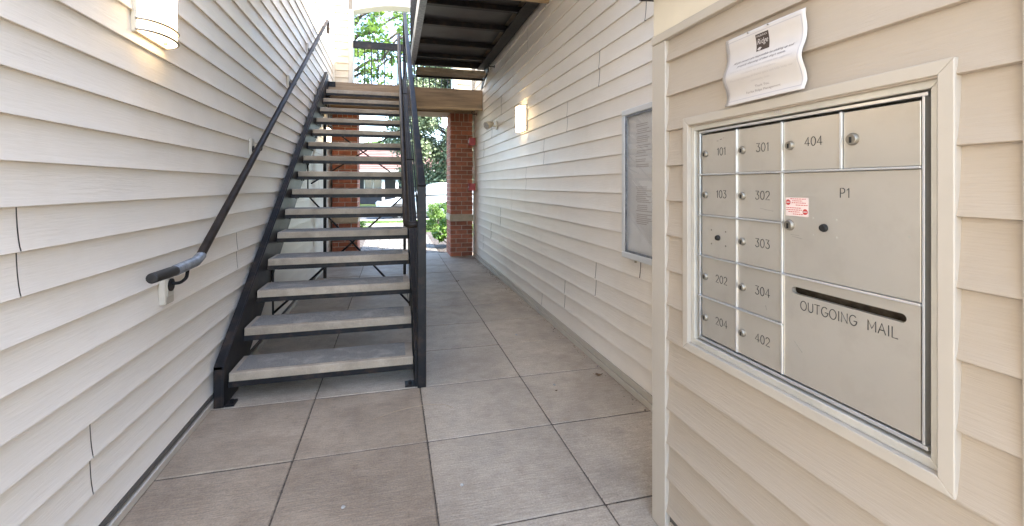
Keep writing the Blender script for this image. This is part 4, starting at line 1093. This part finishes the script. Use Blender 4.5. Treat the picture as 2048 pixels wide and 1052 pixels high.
shrub(1.25, 13.4, 0.55, 0.82, 2600, 0.06, 'rounded darker shrub by the path in front of the pale car', 23, m='leaf')
shrub(-1.9, 13.2, 0.7, 1.0, 2600, 0.065, 'far shrub on the lawn behind the stair treads', 24)

# grass blades on the verge in view
n = 26000
P = np.column_stack([rng.uniform(-3.2, 3.6, n), rng.uniform(13.0, 17.2, n), np.zeros(n)])
keep = ~((P[:, 1] > 14.95) & (P[:, 1] < 16.25)) & ~((P[:, 0] > -0.66) & (P[:, 0] < 0.9) & (P[:, 1] < 15.1))
P = P[keep]; P[:, 2] = -0.02
me_g = leaves_mesh('grass', P, np.tile([0.0, -1.0, 0.25], (len(P), 1)), 0.085, M['blade'], None, 'blade', .1, 31, kind='stuff', label='short lawn grass beside the garden path')

# ------------------------------------------------------------------ parked car
def car(x, y, z0, label):
    root = empty('parked_car', (x, y, z0), label=label, cat='car')
    L_, W_, H_ = 4.6, 1.78, 1.30
    # stations along the length: (s, bottom, shoulder, half width)
    def body():
        st_ = [(-2.28, .42, .58, .55), (-2.2, .26, .66, .74), (-1.9, .20, .76, .85), (-1.2, .19, .88, .89), (-.6, .19, .93, .89), (.2, .19, .95, .89), (1.2, .19, .97, .89), (1.75, .20, .99, .87), (2.15, .26, .98, .80), (2.28, .40, .90, .70)]
        mb = MB(); n = 10; rings = []
        for s_, b_, t_, w_ in st_:
            mid = (b_ + t_) / 2
            ring = [(-w_ * .88, b_), (-w_, b_ + .10), (-w_ * 1.01, mid), (-w_ * .99, t_ - .08), (-w_ * .88, t_), (w_ * .88, t_), (w_ * .99, t_ - .08), (w_ * 1.01, mid), (w_, b_ + .10), (w_ * .88, b_)]
            rings.append([(x + s_, y + a, z0 + b) for a, b in ring])
        vs = [p for q in rings for p in q]; fs = []
        for i in range(len(rings) - 1):
            for k in range(n): fs.append((i * n + k, i * n + (k + 1) % n, (i + 1) * n + (k + 1) % n, (i + 1) * n + k))
        fs.append(tuple(range(n))); fs.append(tuple((len(rings) - 1) * n + k for k in range(n - 1, -1, -1)))
        return mb.add(vs, fs)
    b_ = body().build('body', M['car'], root, smooth=True)
    sd = b_.modifiers.new('sub', 'SUBSURF'); sd.levels = 1; sd.render_levels = 2
    prof = [(-1.05, .93), (-.25, 1.36), (.1, 1.42), (.75, 1.42), (1.15, 1.36), (1.85, .98)]
    mb = MB()
    vs = []
    for sgn in (-1, 1):
        for s_, t_ in prof:
            w_ = .80 if t_ < 1 else .60
            vs.append((x + s_, y + sgn * w_, z0 + t_))
    n = len(prof); fs = [(i, i + 1, n + i + 1, n + i) for i in range(n - 1)] + [tuple(range(n - 1, -1, -1)), tuple(range(n, 2 * n)), (0, n, 2 * n - 1, n - 1)]
    mb.add(vs, fs).build('cabin', M['car'], root, bevel=0.05)
    def pane(q, name='side_window'):
        MB().add(q, [(0, 1, 2, 3)]).build(name, M['car_glass'], root)
    for sgn in (-1, 1):
        def sp(s_, t_):
            w_ = .80 + (.60 - .80) * (t_ - .95) / .45
            return (x + s_, y + sgn * (w_ + .012), z0 + t_)
        pane([sp(-.72, 1.0), sp(.28, 1.0), sp(.28, 1.33), sp(-.20, 1.33)])
        pane([sp(.36, 1.0), sp(1.45, 1.0), sp(1.08, 1.31), sp(.36, 1.33)])
    pane([(x - .98, y - .68, z0 + .985), (x - .98, y + .68, z0 + .985), (x - .36, y + .56, z0 + 1.32), (x - .36, y - .56, z0 + 1.32)], 'windscreen')
    pane([(x + 1.75, y - .66, z0 + 1.05), (x + 1.75, y + .66, z0 + 1.05), (x + 1.26, y + .56, z0 + 1.32), (x + 1.26, y - .56, z0 + 1.32)], 'rear_window')
    for s_ in (-1.42, 1.36):
        for sgn in (-1, 1):
            yy = y + sgn * .80
            wv = MB().tube([(x + s_, yy - .10, z0 + .32), (x + s_, yy - .08, z0 + .32), (x + s_, yy + .08, z0 + .32), (x + s_, yy + .10, z0 + .32)], [.29, .32, .32, .29], 24).build('wheel', M['tyre'], root, smooth=True)
            MB().tube([(x + s_, yy - .105, z0 + .32), (x + s_, yy + .105, z0 + .32)], .2, 18).build('rim', M['chrome'], wv, smooth=True)
    for sgn in (-1, 1):
        MB().box(x - 2.27, x - 2.13, y + sgn * .60 - .13, y + sgn * .60 + .13, z0 + .58, z0 + .68).build('headlight', M['car_glass'], root, bevel=0.02)
        MB().box(x + 2.14, x + 2.26, y + sgn * .62 - .12, y + sgn * .62 + .12, z0 + .74, z0 + .86).build('tail_light', M['alarm'], root, bevel=0.02)
        MB().box(x - .75, x - .60, y + sgn * .98 - .07, y + sgn * .98 + .07, z0 + .98, z0 + 1.09).build('wing_mirror', M['car'], root, bevel=0.03)
car(1.65, 18.5, -0.035, 'pale silver car parked along the kerb beyond the garden path')

# ------------------------------------------------------------------ far house with a faded red roof
hx0, hx1, hy = -9.0, 7.0, 32.0
hs_ = empty('far_house', (-1, hy, -0.04), label='low dark walled house with a faded red shingle roof', cat='house')
MB().box(hx0 + .8, hx1 - .8, hy + 1.8, hy + 9, -0.04, 2.5).build('wall', M['far_wall'], hs_)
mb = MB(); 
mb.extr([(hy - .1, 2.28), (hy + 5.4, 4.35), (hy + 11, 2.28), (hy + 11, 2.12), (hy - .1, 2.12)], lambda a, b, d: (d, a, b), hx0, hx1)
rf = mb.build('roof', M['roof'], hs_)
for k in range(15):                                     # shingle courses
    t = k / 15.0
    y0_, z0_ = hy - .14 + 5.5 * t, 2.285 + 2.07 * t
    MB().box(hx0, hx1, y0_, y0_ + .40, z0_ + .0, z0_ + .03 + .02 * (k % 2)).build('shingle_course', M['roof'], rf)
MB().box(hx0, hx1, hy - .16, hy - .1, 2.08, 2.30).build('gutter', M['white_paint'], hs_)
for x in (-6.5, -3.4, -.62, .28, 2.6, 5.0):
    MB().box(x - .09, x + .09, hy + .1, hy + .28, -0.04, 2.12).build('porch_column', M['white_paint'], hs_)
for x in (-5.2, -1.35, 1.5, 4.0):
    w_ = MB().box(x - .62, x + .62, hy + 1.74, hy + 1.79, .95, 2.0).build('window', M['white_paint'], hs_)
    for a in (-.3, .3):
        MB().box(x + a - .26, x + a + .26, hy + 1.70, hy + 1.735, 1.02, 1.93).build('pane', M['dark_glass'], w_)
